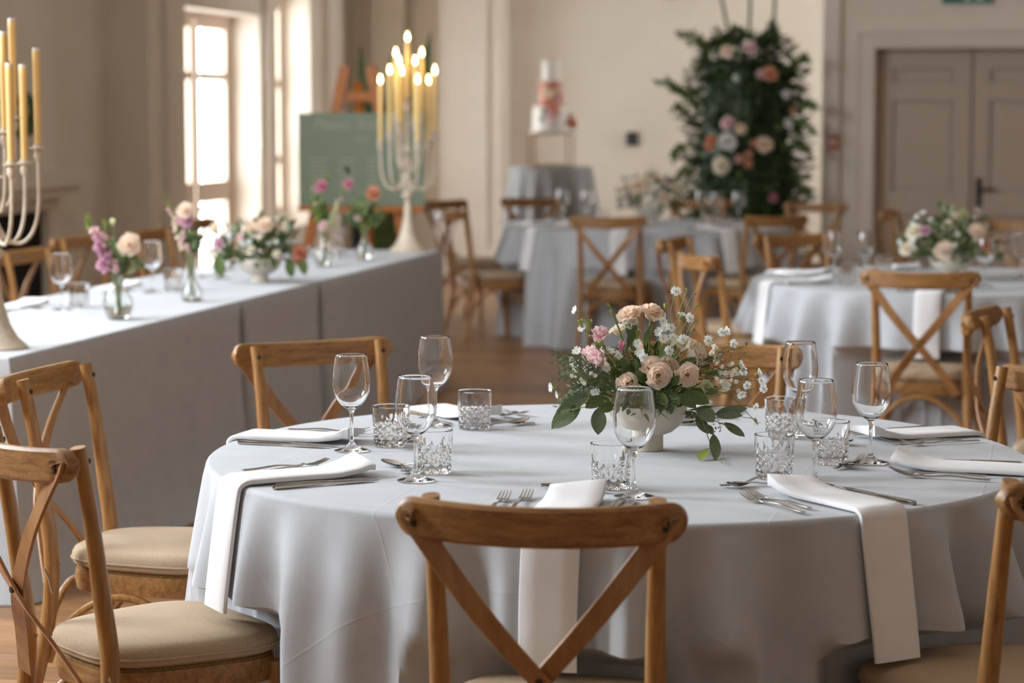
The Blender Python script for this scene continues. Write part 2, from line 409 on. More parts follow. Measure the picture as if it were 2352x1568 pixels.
# glazed garden door (window_1) and tall window (window_2) in the left wall bays
def rwin(name, u, v0, v1, z0, z1, bars_v, bars_z, stile=.085, panel=None):
    w = struct(name, [(u, u + .05, v0, v0 + .05, z0, z1), (u, u + .05, v1 - .05, v1, z0, z1), (u, u + .05, v0 + .05, v1 - .05, z1 - .06, z1)], M['frame'])
    for (a, b) in bars_v:
        struct('window_frame', [(u + .005, u + .045, a, a + stile, z0, z1 - .06), (u + .005, u + .045, b - stile, b, z0, z1 - .06)], M['frame'], w)
        edges = [z0] + bars_z + [z1 - .06]
        for zb in bars_z: struct('glazing_bar', [(u + .008, u + .042, a + stile, b - stile, zb - .03, zb + .03)], M['frame'], w)
        struct('bottom_rail', [(u + .005, u + .045, a + stile, b - stile, z0, z0 + .14)], M['frame'], w)
        struct('top_rail', [(u + .005, u + .045, a + stile, b - stile, z1 - .12, z1 - .06)], M['frame'], w)
        if panel: struct('lock_rail', [(u + .004, u + .046, a + stile, b - stile, panel[0], panel[1])], M['frame'], w)
        struct('glass_pane', [(u + .022, u + .027, a + stile, b - stile, z0, z1 - .1)], M['pane'], w)
    return w
rwin('window_1', -6.29, 16.6, 18.35, .0, 2.28, [(16.65, 17.46), (17.49, 18.30)], [1.79], panel=(.80, .96))
rwin('window_2', -6.29, 18.7, 19.74, .55, 2.5, [(18.75, 19.21), (19.23, 19.69)], [1.1, 1.75], stile=.06)
# frames of the tall windows that light the hall from beside and behind the viewer
for k, v in enumerate((4.2, 7.2, 10.2)):
    struct('window_%d' % (k + 3), [(-5.95, -5.90, v - .82, v - .75, 1.0, 3.7), (-5.95, -5.90, v + .75, v + .82, 1.0, 3.7), (-5.95, -5.90, v - .75, v + .75, 3.63, 3.7),
            (-5.95, -5.88, v - .85, v + .85, .95, 1.03), (-5.92, -5.89, v - .03, v + .03, 1.03, 3.63), (-5.92, -5.89, v - .75, v + .75, 2.7, 2.75)], M['frame'])
# fireplace
fp = thing('fireplace', 'taupe painted fireplace with mantel shelf and black iron opening in left wall', 'fireplace', (*W2(-5.95, 13.2), 0))
def rpart(name, boxes, mat, parent):
    o = struct(name, boxes, mat, parent); o.matrix_parent_inverse = Matrix.Translation(-parent.location) if False else parent.matrix_world.inverted(); return o
bpy.context.view_layer.update()
rpart('mantel_shelf', [(-5.95, -5.77, 11.9, 14.2, 1.05, 1.14), (-5.95, -5.81, 12.0, 14.1, .985, 1.05)], M['wall'], fp)
rpart('jamb', [(-5.95, -5.90, 13.80, 13.97, 0, .985)], M['wall'], fp); rpart('jamb', [(-5.95, -5.90, 12.3, 12.56, 0, .985)], M['wall'], fp)
rpart('lintel', [(-5.95, -5.90, 12.56, 13.80, .90, .985)], M['wall'], fp)
rpart('fire_back', [(-6.275, -6.25, 12.57, 13.80, .0, .92), (-6.27, -5.96, 13.80, 13.815, 0, .92), (-6.27, -5.96, 12.555, 12.57, 0, .92), (-6.27, -5.96, 12.57, 13.8, .91, .925)], M['black'], fp)
for k in range(22): rpart('grate_bar', [(-5.97, -5.955, 12.59 + k * .055, 12.612 + k * .055, .02, .89)], M['black'], fp)
# small fixtures
x, y = W2(-1.36, DV - .06)
c = at_y(1912, 326, y)
cp = thing('fire_call_point', 'small red fire alarm call point on the pier beside the double doors', 'alarm', (c.x, c.y - .01, c.z))
MB().box((-.035, -.03, -.05), (.035, .0, .05)).build('body', M['red'], cp, False); MB().box((-.02, -.034, -.02), (.02, -.03, .02)).build('pane', M['icing'], cp, False)
c = at_y(1449, 319, 21.15)
sk = thing('wall_socket', 'black square wall plate on the pale alcove wall', 'wall plate', (c.x, W2(-2.9, 21.0)[1] - .0, c.z))
_uu = (c.x * UX + c.y * UY); _x, _y = W2(_uu, 20.995); sk.location = (_x, _y, c.z); sk.rotation_euler = (0, 0, ROT_ROOM)
MB().box((-.05, -.03, -.06), (.05, 0, .06)).build('plate', M['dark_plastic'], sk, False); MB().tube([(0, -.031, 0), (0, -.04, 0)], .03, 16).build('dial', M['dark_plastic'], sk)
c = at_y(2222, -14, 17.9)
ex = thing('exit_sign', 'green and white emergency exit sign on the wall above the double doors', 'sign', (*W2(c.x * UX + c.y * UY, DV), c.z), ROT_ROOM)
MB().box((-.19, -.05, -.075), (.19, 0, .10)).build('housing', M['ceiling'], ex, False)
MB().box((-.185, -.056, -.07), (.185, -.05, .095)).build('face', M['exit'], ex, False)
pz = MB().box((-.02, -.059, -.05), (.02, -.056, .06)); pz.box((.06, -.059, -.045), (.12, -.056, .06)); pz.box((-.13, -.059, -.01), (-.05, -.056, .02)); pz.build('pictogram', M['exit_white'], ex, False)
c = at_y(1515, -4, 20.3)
wl = thing('wall_lamp', 'aged brass wall lamp high on the pale alcove wall', 'lamp', (*W2(c.x * UX + c.y * UY, 21.0), c.z), ROT_ROOM)
MB().lathe([(.0, -.02), (.06, -.015), (.13, .03), (.155, .10), (.14, .12), (.0, .12)], 24, (0, -.25, .05)).build('shade', M['brass'], wl)
MB().tube([(0, 0, .12), (0, -.12, .16), (0, -.25, .17)], .015, 8).build('arm', M['brass'], wl)
MB().tube([(0, 0, .12), (0, -.02, .12)], .07, 18).build('back_plate', M['brass'], wl)

# ================================================================== CHAIR
def seat_outline(n, sc=1.0):
    out = []
    for k in range(n):
        a = 2 * PI * k / n; e = 2 / 3.6
        c, s_ = math.cos(a), math.sin(a)
        x = math.copysign(abs(c) ** e, c); y = math.copysign(abs(s_) ** e, s_)
        out.append((x * (.198 + .028 * y) * sc, .012 + y * .203 * sc))
    return out
def make_chair():
    t = thing('dining_chair', 'oak cross-back dining chair', 'chair')
    # top rail, bowed backwards, rounded ends
    HL, H, n = .242, .066, 28
    xs = [-HL + H / 2 - H / 2 * math.cos(PI / 2 * k / 7) for k in range(8)] + [-HL + H / 2 + (2 * HL - H) * k / n for k in range(1, n)] + [HL - H / 2 + H / 2 * math.sin(PI / 2 * k / 7) for k in range(8)]
    rr = []
    for x in xs:
        e = max(0, (abs(x) - (HL - H / 2)) / (H / 2)); hh = H / 2 * math.sqrt(max(.0004, 1 - min(1, e) ** 2))
        yc = -.294 - .055 * (1 - (x / HL) ** 2); zc = .846 - .009 * (1 - (x / HL) ** 2); th = .0125
        b = min(.006, hh * .5)
        rr.append([(x, yc + s1 * th * f, zc + g * hh) for s1, f, g in ((1, 1, -1 + b / hh), (1, 1, 0), (1, 1, 1 - b / hh), (1, .55, 1), (-1, .55, 1), (-1, 1, 1 - b / hh), (-1, 1, 0), (-1, 1, -1 + b / hh), (-1, .55, -1), (1, .55, -1))])
    MB().rings(rr).build('top_rail', M['wood_x'], t)
    for s in (-1, 1):
        p = spline([(s * .205, -.275, 0), (s * .19, -.215, .25), (s * .184, -.198, .43), (s * .184, -.214, .58), (s * .187, -.238, .75), (s * .19, -.262, .873)], 6)
        MB().tube(p, [.0155 + .0035 * math.sin(PI * min(1, i / len(p) * 1.3)) for i in range(len(p))], 14).build('back_post', M['wood_z'], t)
        b = MB().tube([(s * .19, -.238, .845), (s * .19, -.246, .845)], .006, 10); b.build('bolt', M['bolt'], t)
        q = spline([(s * .203, .19, 0), (s * .195, .18, .2), (s * .188, .172, .40)], 5)
        MB().tube(q, [.015 + .004 * i / len(q) for i in range(len(q))], 12).build('front_leg', M['wood_z'], t)
        # cross strap: bolted behind the rail end, crosses low, ends at the seat rail on the other side
        dy = .004 * s
        p = spline([(s * .214, -.312, .848), (s * .205, -.315, .832), (s * .105, -.328 + dy, .70), (0, -.306 + dy, .572), (-s * .08, -.262 + dy, .47), (-s * .145, -.222, .37)], 8)
        wd = [.034 + .006 * abs(1 - i / (len(p) * .5)) for i in range(len(p))]; wd[0] = .022; wd[1] = .036
        st = MB().ribbon(p, (1, 0, 0.001) if False else [Vector((1, 0, 0)).lerp(Vector((.75, 0, s * .6)), .55) for _ in p], wd, .0075).build('cross_strap', M['wood_strap'], t)
        MB().tube([(s * .207, -.315, .836), (s * .207, -.323, .836)], .0065, 10).build('bolt', M['bolt'], st)
    MB().tube([(0, -.306, .574), (0, -.319, .573)], .0065, 10).build('bolt', M['bolt'], t)
    SD = .035                                              # seat height trim
    # seat frame
    o1 = seat_outline(44, .955); o2 = seat_outline(44, .86)
    fr = MB().rings([[(x, y, .395 - SD) for x, y in o1], [(x * 1.02, y * 1.02, .42 - SD) for x, y in o1], [(x, y, .443 - SD) for x, y in o1], [(x, y, .443 - SD) for x, y in o2], [(x, y, .395 - SD) for x, y in o2], [(x, y, .395 - SD) for x, y in o1]], cap=False)
    fr.build('seat_frame', M['wood_x'], t)
    ro = seat_outline(44, .93)
    MB().rings([[(x, y, .438 - SD) for x, y in ro], [(x * 1.01, y * 1.01, .448 - SD) for x, y in ro], [(x * .95, y * .95, .456 - SD) for x, y in ro]]).build('rush_seat', M['rush'], t)
    # cushion with piping and a tie
    oc = seat_outline(56, 1.0); lev = [(.94, .452), (.985, .458), (1.0, .470), (.995, .482), (.97, .492), (.9, .499), (.72, .504), (.4, .507)]
    cu = MB().rings([[(x * k, .012 + (y - .012) * k, z - SD) for x, y in oc] for k, z in lev]).build('cushion', M['cushion'], t)
    loop = [(x * 1.003, .012 + (y - .012) * 1.003, .470 - SD) for x, y in oc]; loop.append(loop[0])
    MB().tube(loop, .0028, 6).build('piping', M['cushion'], cu)
    for s in (-1, 1):
        MB().ribbon(spline([(s * .165, -.185, .433), (s * .195, -.21, .42), (s * .20, -.20, .395), (s * .205, -.19, .36)], 4), (1, .3, 0), .012, .002).build('tie', M['cushion'], cu)
    # bentwood arches under the seat
    def arch(p0, p1, name='arch_brace'):
        a, b = Vector(p0), Vector(p1); pts = []
        for k in range(19):
            f = k / 18; q = a.lerp(b, f); q.z = .19 + .165 * math.sin(PI * f) ** .62; pts.append(q)
        MB().tube(pts, .0095, 9).build(name, M['wood_z'], t)
    arch((-.19, -.222, .19), (.19, -.222, .19)); arch((-.195, .175, .19), (.195, .175, .19))
    arch((-.185, -.21, .19), (-.19, .172, .19)); arch((.185, -.21, .19), (.19, .172, .19))
    return t
CH = Proto(make_chair())
def chair(px, py, fx, fy, label, group=None, z=.842, D=None):
    """rail centre seen at (px, py); D overrides the distance"""
    p = at(px, py, z) if D is None else Vector(((px - 1176) / F_PX * D, D, z))
    return chair_xy(p.x, p.y, fx, fy, label, group)
def chair_xy(x, y, fx, fy, label, group=None):
    l = math.hypot(fx, fy); fx /= l; fy /= l
    return CH.place((x + fx * .315, y + fy * .315, 0), face(fx, fy), label, group)

# ================================================================== ROUND TABLES
ZT = .755
class Round: pass
CH1 = [(.045, 3.82, .17, 1.22, 'brown cross-back chair with limed rail, its back before a hanging napkin'),
    (-.985, 4.58, .80, .60, 'pale oak cross-back chair whose beige cushion touches the big tablecloth'),
    (-1.18, 5.80, .975, -.22, 'oak chair with rush seat edge showing under its cushion, by the long table'),
    (-.563, 6.55, .507, -.862, 'honey oak cross-back chair facing forward before the slits of the long cloth'),
    (.565, 6.47, -.25, -.97, 'honey oak chair half hidden behind the peach rose centrepiece'),
    (1.36, 5.74, -.9, -.42, 'light oak chair whose round rail end and post rise over the table edge'),
    (1.06, 4.10, -.47, .88, 'brown oak chair with round tan seat beside the freely hanging napkin'),
    (1.50, 7.55, .93, -.38, 'narrow edge-on oak chair between the big table and the double-door table')]
CH2 = [(1.634, 9.44, .29, .95, 'oak cross-back chair pushed up square to the table before the doors'),
    (.815, 10.62, .97, .22, 'oak chair seen slanted from behind, its seat meeting the door-side tablecloth'),
    (.79, 11.85, .94, -.33, 'oak chair standing just behind the slanted chair, its rail end rounded'),
    (1.45, 12.3, .5, -.87, 'oak chair facing forward behind the rim of the table before the doors'),
    (2.42, 15.3, .95, -.3, 'lone pale edge-on chair in front of the double doors'),
    (2.98, 13.9, -.5, -.86, 'oak chair behind the flower bowl on the table before the doors')]
CH3 = [(.585, 14.40, .2, .98, 'oak cross-back chair centred on a white napkin by the flower pillar table'),
    (1.64, 14.55, -.5, .87, 'oak chair overlapping the flower pillar table, white napkin beside it'),
    (-.43, 15.45, .92, .36, 'cross-back chair with window light on it, beside the end of the long table'),
    (-.50, 17.1, .8, -.6, 'oak chair behind another chair, close to the lit candelabra'),
    (.14, 17.6, .28, -.96, 'oak chair in front of the grey cake table'),
    (2.14, 16.6, -.5, -.87, 'oak chair with a bright wide rail beside the flower pillar'),
    (1.37, 17.3, -.2, -.98, 'oak chair mostly hidden behind wine glasses at the flower pillar')]
def dents_of(lst, cx, cy):
    out = []                                               # polar seat outlines that reach the cloth
    for (x, y, fx, fy, _) in lst:
        l = math.hypot(fx, fy); fx /= l; fy /= l; sx, sy = x + fx * .315 - cx, y + fy * .315 - cy
        for (a, b) in seat_outline(60, 1.03) + [(-.21, .20), (.21, .20)]:
            px, py = sx + fy * a + fx * b, sy - fx * a + fy * b
            if math.hypot(px, py) < 1.1: out.append((math.atan2(py, px), math.hypot(px, py) - .014))
    return out
def round_table(cx, cy, R, seed, label, cloth_label, flat=(), rot=-13, amp=.04, nf=19, dents=()):
    r = Round(); r.c = Vector((cx, cy, 0)); r.R = R
    g = random.Random(seed)
    comps = [(nf + g.choice((-5, -3, -2, 0, 2, 3, 6)), g.random() * 6.28, .35 + .5 * g.random()) for _ in range(4)]
    comps.append((nf, g.random() * 6.28, 1.0)); tot = sum(c[2] for c in comps)
    def fold(th):
        v = sum(a * math.cos(k * th + p) for k, p, a in comps) / tot * 1.7
        v = max(-1.2, min(1.2, v))
        for f in flat:
            d = (th - f + PI) % (2 * PI) - PI; v *= 1 - .85 * math.exp(-(d / .10) ** 4)
        return v
    lims = {}
    def cr(th, t, push=True):
        q = R + .008 + .085 * t + amp * min(1, t * 3.6) ** .75 * (.75 + .4 * t) * fold(th)
        f = min(1, max(0, (t - .30) / .06)); f = f * f * (3 - 2 * f)
        if push and f > 0:                                          # chair seats push the cloth in
            key = round(th, 5)
            if key not in lims: lims[key] = min([9] + [lim + 1.1 * max(0, abs((th - da + PI) % (2 * PI) - PI) - .035) for (da, lim) in dents])
            if q > lims[key]: q -= (q - lims[key]) * f
        return q
    r.cr = cr
    t = thing('round_table', label, 'table', (cx, cy, 0), 0, None)
    MB().lathe([(0, .725), (R - .03, .725), (R - .022, .732), (R - .022, .745), (R - .026, .75), (0, .75)], 64).build('tabletop', M['easel'], t)
    for k in range(4):
        a = k * PI / 2 + .5; MB().tube([(.55 * math.cos(a), .55 * math.sin(a), 0), (.5 * math.cos(a), .5 * math.sin(a), .72)], .016, 8).build('leg', M['iron'], t)
    n, rows = 336, 30; mb = MB(); mb.uv = []; rr = []
    cA, sA = math.cos(math.radians(rot)), math.sin(math.radians(rot))
    def add(s_, th, x, y, z):
        px, py = s_ * math.cos(th), s_ * math.sin(th)
        mb.uv.append((px * cA + py * sA, -px * sA + py * cA)); return (x, y, z)
    for k in range(1, 9):
        q = R * k / 9 ; rr.append([add(q, 2 * PI * j / n, q * math.cos(2 * PI * j / n), q * math.sin(2 * PI * j / n), ZT) for j in range(n)])
    for k in range(6):                                   # rounded table edge
        a = PI / 2 * k / 5; q = R - .004 + .012 * math.sin(a); z = ZT - .012 + .012 * math.cos(a)
        rr.append([add(R + .012 * k / 5, 2 * PI * j / n, q * math.cos(2 * PI * j / n), q * math.sin(2 * PI * j / n), z) for j in range(n)])
    for k in range(1, rows + 1):
        tt = k / rows; row = []
        for j in range(n):
            th = 2 * PI * j / n; q = cr(th, tt); row.append(add(R + .02 + tt * .73, th, q * math.cos(th), q * math.sin(th), (ZT - .012) * (1 - tt) + .006))
        rr.append(row)
    mb.rings(rr, cap=False); mb.f.append(tuple(reversed(range(n))))
    o = mb.build('tablecloth', M['cloth'], None, True, 60); o.location = (cx, cy, 0)
    # outward normals
    o.data.flip_normals()
    tag(o, cloth_label, 'tablecloth'); r.cloth = o
    return r
# table angles of the eight places at the big table (degrees, 0 = +x, anticlockwise)
ANG = [-100, -59, -19, 21, 75, 120, 163, 208]
rad = math.radians
T1 = round_table(.234, 5.19, .9, 11, 'round banquet table under pale grey linen, with the tall peach rose centrepiece',
                 'pale grey floor-length linen cloth on the round table with cut-crystal tumblers', [rad(a) for a in ANG], nf=27, amp=.096, dents=dents_of(CH1, .234, 5.19))
ANG2 = [-107, -60, -15, 30, 75, 110, 148, 196]
T2 = round_table(2.0, 10.66, .9, 23, 'round banquet table under grey cloth, standing before the panelled double doors', 'grey floor-length cloth on the round table before the double doors', [rad(a) for a in ANG2], amp=.06, nf=24, dents=dents_of(CH2, 2.0, 10.66))
ANG3 = [-104, -61, 215, 165, 115, 80, 35, -15]
T3 = round_table(.91, 15.8, .95, 31, 'round banquet table under grey cloth, in front of the flower pillar', 'grey floor-length cloth on the round table in front of the flower pillar', [rad(a) for a in ANG3], amp=.085, nf=24, dents=dents_of(CH3, .91, 15.8))

# ------------------------------------------------------------------ chairs
for lst, g_ in ((CH1, 'chairs around the big round table'), (CH2, 'chairs around the table before the doors'), (CH3, 'chairs around the table by the flower pillar')):
    for (x, y, fx, fy, l) in lst: chair_xy(x, y, fx, fy, l, g_)
GL = 'chairs behind the long table'
def lchair(px, py, label): chair(px, py, .95, -.30, label, GL)
chair(40, 590, .95, -.31, 'oak chair behind the long table, nearest the black fireplace opening', GL)
chair(165, 558, .95, -.31, 'oak chair behind the round bud vase on the long table', GL)
chair(330, 541, .95, -.31, 'oak chair behind the bud vase of mauve flowers on the long table', GL)
chair(440, 516, .95, -.31, 'oak chair behind the flower bowl on the long table', GL)

# ================================================================== GLASSWARE
def lathe_glass(outer, inner, n=48):
    return MB().lathe(outer + inner, n)
def make_wine():
    t = thing('wine_glass', 'clear stemmed wine glass', 'wine glass')
    out = [(.0, .0), (.030, .0), (.0385, .0012), (.0385, .0022), (.030, .0048), (.018, .0085), (.009, .015), (.0052, .024), (.0042, .045), (.004, .065), (.0046, .082), (.0075, .0925),
           (.016, .0985), (.026, .107), (.0345, .119), (.040, .133), (.0422, .148), (.0418, .164), (.0398, .183), (.0372, .201), (.0352, .2155)]
    inn = [(.0346, .2162), (.0341, .2155), (.0361, .201), (.0387, .183), (.0407, .164), (.0411, .148), (.0389, .133), (.0333, .120), (.0248, .1085), (.014, .1005), (.0, .0985)]
    sub = lambda P: [(p.x, p.y) for p in spline([(a, b, 0) for a, b in P], 3)]
    so = sub(out); si = sub(inn)
    so = [(max(0, r), z) for r, z in so]; si = [(max(0.00001, r), z) for r, z in si]
    k = next(i for i, (r, z) in enumerate(so) if z > .0885)
    # one closed glass body: foot, stem and bowl are parts of the same blown piece
    MB().lathe(so + si, 64).build('bowl_and_stem', M['glass'], t, True, 60)
    return t
WG = Proto(make_wine())
def make_tumbler():
    t = thing('tumbler', 'cut-crystal tumbler', 'tumbler')
    h = .091
    def rad_at(z): return .0375 + .0045 * z / h
    prof = []; nz = 44
    for k in range(nz + 1): prof.append((rad_at(h * k / nz), h * k / nz))
    N = 144
    def disp(r, z, a):
        if z > .0885 or r < .03: return 0
        u = a * 12 / (2 * PI); w = z / .0155
        if z < .052 and z > .004:
            d1 = abs(((u + w / 1.0) % 1) - .5) * 2; d2 = abs(((u - w / 1.0) % 1) - .5) * 2
            return -.0019 * (max(0, d1 - .45) + max(0, d2 - .45)) / .55
        if z >= .052:
            d = abs((u % 1) - .5) * 2; top = .078; e = max(0, 1 - (z - .052) / (top - .052))
            return -.0020 * max(0, (1 - d) - (1 - e)) if e > 0 else 0
        return -.001
    inner = [(.0395, h + .0005), (.0385, h - .001), (.0375, .07), (.0365, .04), (.0352, .018), (.032, .0125), (.02, .011), (.00001, .0108)]
    rr = []
    pts = [(.00001, 0), (.03, .0002), (.036, .0004)] + prof
    for (r, z) in pts:
        rr.append([((r + disp(r, z, 2 * PI * j / N)) * math.cos(2 * PI * j / N), (r + disp(r, z, 2 * PI * j / N)) * math.sin(2 * PI * j / N), z) for j in range(N)])
    for (r, z) in inner: rr.append([(r * math.cos(2 * PI * j / N), r * math.sin(2 * PI * j / N), z) for j in range(N)])
    MB().rings(rr).build('cut_body', M['crystal'], t, True, 18)
    return t
TU = Proto(make_tumbler())
def wine(px, py, label, group='wine glasses'):
    p = at(px, py, ZT); WG.place((p.x, p.y, ZT + .001), 0, label, group)
def tumbler(px, py, label, group='tumblers', rz=0):
    p = at(px, py, ZT); TU.place((p.x, p.y, ZT + .001), rz, label, group)
g = 'wine glasses on the big round table'
wine(808, 1036, 'wine glass with a dessert spoon lying behind its stem, before the honey oak chair', g)
wine(955, 1105, 'wine glass whose stem overlaps a tumbler near a crossed fork and spoon', g)
wine(1000, 978, 'wine glass standing behind two tumblers, seen against the wooden floor', g)
wine(1456, 1142, 'wine glass overlapping the cream flower bowl on the big table', g)
wine(1836, 996, 'wine glass in front of the chair rail beside the rose centrepiece', g)
wine(1872, 1117, 'wine glass among three tumblers, forks lying at its foot', g)
wine(1999, 1064, 'wine glass standing clear by itself beside a rolled white napkin', g)
g = 'tumblers on the big round table'
tumbler(897, 1024, 'cut-crystal tumbler between two wine glasses, in front of the honey oak chair', g)
tumbler(995, 1086, 'cut-crystal tumbler just behind a wine glass stem, nearest a chair top rail', g, .2)
tumbler(1090, 985, 'cut-crystal tumbler standing alone with wooden floor behind it', g, .4)
tumbler(1403, 1121, 'cut-crystal tumbler in front of the flower bowl, next to a wine glass stem', g, .1)
tumbler(1778, 1098, 'cut-crystal tumbler with trailing eucalyptus beside it, in front of two others', g, .3)
tumbler(1907, 1064, 'cut-crystal tumbler half hidden behind a wine glass bowl', g, .5)
tumbler(1796, 1004, 'cut-crystal tumbler under the leaf tips of the rose centrepiece', g, .6)
g = 'wine glasses on the table before the doors'
wine(1915, 640, 'wine glass at the rim of the table before the doors, beside a hanging napkin', g)
wine(1986, 640, 'wine glass in front of a lone edge-on chair by the doors', g)
wine(2262, 660, 'wine glass right beside the flower bowl on the table before the doors', g)
wine(2345, 640, 'wine glass farthest from the hanging napkins on the table before the doors', g)
g = 'tumblers on the table before the doors'
tumbler(1948, 655, 'clear tumbler beside a wine glass on the table before the doors', g)
tumbler(2028, 632, 'clear tumbler standing a little apart on the table before the doors', g)
tumbler(2228, 668, 'clear tumbler over the chair rail on the table before the doors', g)
g = 'wine glasses on the table by the flower pillar'
for px, py, l in ((1293, 507, 'bright-rimmed wine glass before the cake table cloth'), (1350, 507, 'bright-rimmed wine glass beside the white flower bowl, before the cake table'),
                  (1497, 521, 'wine glass in front of the flower bowl by the flower pillar'), (1613, 508, 'wine glass before the half hidden chair rail by the flower pillar'),
                  (1645, 516, 'middle wine glass of three at the foot of the flower pillar'), (1696, 514, 'wine glass against the dark base of the flower pillar')): wine(px, py, l, g)
g = 'tumblers on the table by the flower pillar'
for px, py, l in ((1385, 512, 'tumbler between a wine glass and the white flower bowl'), (1625, 519, 'tumbler among wine glasses by the flower pillar'), (1668, 524, 'tumbler near a folded napkin by the flower pillar')): tumbler(px, py, l, g)
g = 'wine glasses on the long table'
wine(142, 712, 'wine glass beside a tumbler in front of the fireplace chair', g); wine(350, 672, 'wine glass between two bud vases on the long table', g)
wine(512, 640, 'wine glass behind the flower bowl on the long table', g); wine(779, 583, 'wine glass behind the bottle vase of tall stems', g)
g = 'tumblers on the long table'
tumbler(182, 705, 'tumbler next to the wine glass nearest the fireplace', g); tumbler(398, 668, 'tumbler beside the slim bud vase on the long table', g); tumbler(765, 592, 'tumbler between the two far bud vases', g)

# ================================================================== CUTLERY AND NAPKINS
def make_fork(L=.2, dessert=False):
    t = thing('fork', 'stainless steel fork', 'fork'); b = MB()
    s = L / .2; n = 14; path = []; wd = []; th = []
    for k in range(n + 1):
        f = k / n; y = -.1 + .135 * f; path.append((0, y * s, (.003 + .0095 * math.sin(PI * min(1, f * 1.05)) ** 2 * (f ** 1.5) + .0015) * 1)); wd.append((.0115 - .0062 * f ** .7) * s); th.append(.0028)
    path += [(0, .042 * s, .0075), (0, .052 * s, .0045), (0, .060 * s, .0042)]; wd += [.010 * s, .0225 * s, .0245 * s]; th += [.0024, .002, .0018]
    b.ribbon(path, (1, 0, 0), wd, th)
    b.build('handle', M['steel'], t)
    for k in range(4):
        x = (k - 1.5) * .0068 * s
        MB().ribbon([(x, .058 * s, .0043), (x, .072 * s, .0060), (x * .97, .088 * s, .0105), (x * .93, .1 * s, .0150)], (1, 0, 0), [.0045 * s, .0034 * s, .003 * s, .0015 * s], [.0018, .0018, .0017, .001]).build('tine', M['steel'], t)
    return t
def make_knife():
    t = thing('table_knife', 'stainless steel table knife', 'knife')
    MB().ribbon([(0, -.115, .0038), (0, -.112, .0038), (0, -.06, .0038), (0, -.005, .0038)], (1, 0, 0), [.006, .0115, .0105, .008], [.004, .0075, .0065, .005]).build('handle', M['steel'], t)
    MB().ribbon([(0, -.008, .0038), (.0015, .03, .0035), (.003, .075, .003), (.004, .098, .0028), (.0015, .113, .0028)], (1, 0, 0), [.008, .0175, .0185, .015, .002], [.003, .0018, .0014, .0012, .001]).build('blade', M['steel'], t)
    return t
def make_spoon():
    t = thing('dessert_spoon', 'stainless steel dessert spoon', 'spoon')
    path = []; wd = []
    for k in range(15):
        f = k / 14; path.append((0, -.09 + .125 * f, .003 + .011 * math.sin(PI * f) ** 2 * f ** 1.3 + .002 * (1 - f))); wd.append(.011 - .006 * f ** .7)
    MB().ribbon(path, (1, 0, 0), wd, .0026).build('handle', M['steel'], t)
    def bw(a, b_):
        y = -1 + 2 * a; w = math.sqrt(max(0, 1 - abs(y) ** 2.2)) * (.0175 - .002 * y); x = (b_ * 2 - 1) * w
        return (x, .062 + y * .032, .0072 + .0035 * y - .0072 * max(0, 1 - y * y) * (1 - (b_ * 2 - 1) ** 2))
    bowl = MB().grid(bw, 16, 10); base = len(bowl.v)
    bowl.grid(lambda a, c: (bw(a, 1 - c)[0], bw(a, 1 - c)[1], bw(a, 1 - c)[2] - .0014), 16, 10)
    bowl.build('bowl', M['steel'], t, True, 70)
    return t
FK = Proto(make_fork()); FK2 = Proto(make_fork(.165)); KN = Proto(make_knife()); SP = Proto(make_spoon())
def napkin(T, a, label, group, r_in=.6, hang=.25, w=.112, zoff=.006, seed=0, turn=0):
    g = random.Random(seed + int(a * 7)); a = rad(a); ca, sa = math.cos(a), math.sin(a)
    pts = []                                               # (radial, z) along the strip
    R = T.R
    rin = R - (.9 - r_in)
    pts += [(rin + .002, ZT + zoff + .014), (rin + .012, ZT + zoff + .016), (rin + .035, ZT + zoff + .010), (rin + .075, ZT + zoff + .0045)]
    k = rin + .1
    while k < R - .03: pts.append((k, ZT + zoff + .003 + .0008 * g.random())); k += .04
    for q in range(7):
        b = PI / 2 * q / 6; pts.append((R - .012 + .028 * math.sin(b), ZT + zoff - .016 + .019 * math.cos(b)))
    nh = 12; n_top = len(pts)
    for q in range(1, nh + 1):
        z = ZT - .02 - hang * q / nh; t_ = (ZT - .012 - z) / (ZT - .018); pts.append((max(T.cr(a + k_ * .0165, t_, False) for k_ in range(-4, 5)) + .0085, z))
    mb = MB(); mb.uv = []; rr = []; n = 12
    c_, s_ = math.cos(turn), math.sin(turn)
    for i, (r_, z) in enumerate(pts):
        f = i / (len(pts) - 1); end = i == 0
        T_ = Vector((pts[min(i + 1, len(pts) - 1)][0] - pts[max(i - 1, 0)][0], pts[min(i + 1, len(pts) - 1)][1] - pts[max(i - 1, 0)][1])).normalized()
        nx, nz = -T_.y, T_.x                                # outward normal in the (r, z) plane
        hw = w / 2 * (1 - .04 * f); tk = .0052
        ring = []
        for (x, h) in [(-1, -.6), (-.96, -1), (-.4, -1), (.4, -1), (.96, -1), (1, -.6), (1, .6), (.96, 1), (.4, 1), (0, 1.05), (-.4, 1), (-.96, 1), (-1, .6)]:
            lift = (.016 * max(0, 1 - i / 3.2) * (.55 + .45 * x * (1 if seed % 2 else -1))) if h > 0 else 0
            rr_ = r_ + nx * h * tk * .9; zz = z + nz * h * tk + lift
            if zz < ZT + .0012 and i < n_top and r_ < R - .005: zz = ZT + .0012
            lat = x * hw + .004 * math.sin(f * 5 + seed)
            ring.append((ca * rr_ - sa * lat, sa * rr_ + ca * lat, zz)); mb.uv.append((lat, f * .6))
        rr.append(ring)
    mb.rings(rr); o = mb.build('napkin', M['napkin'], None, True, 50); o.location = T.c
    if turn: pass
    return tag(o, label, 'napkin', group)
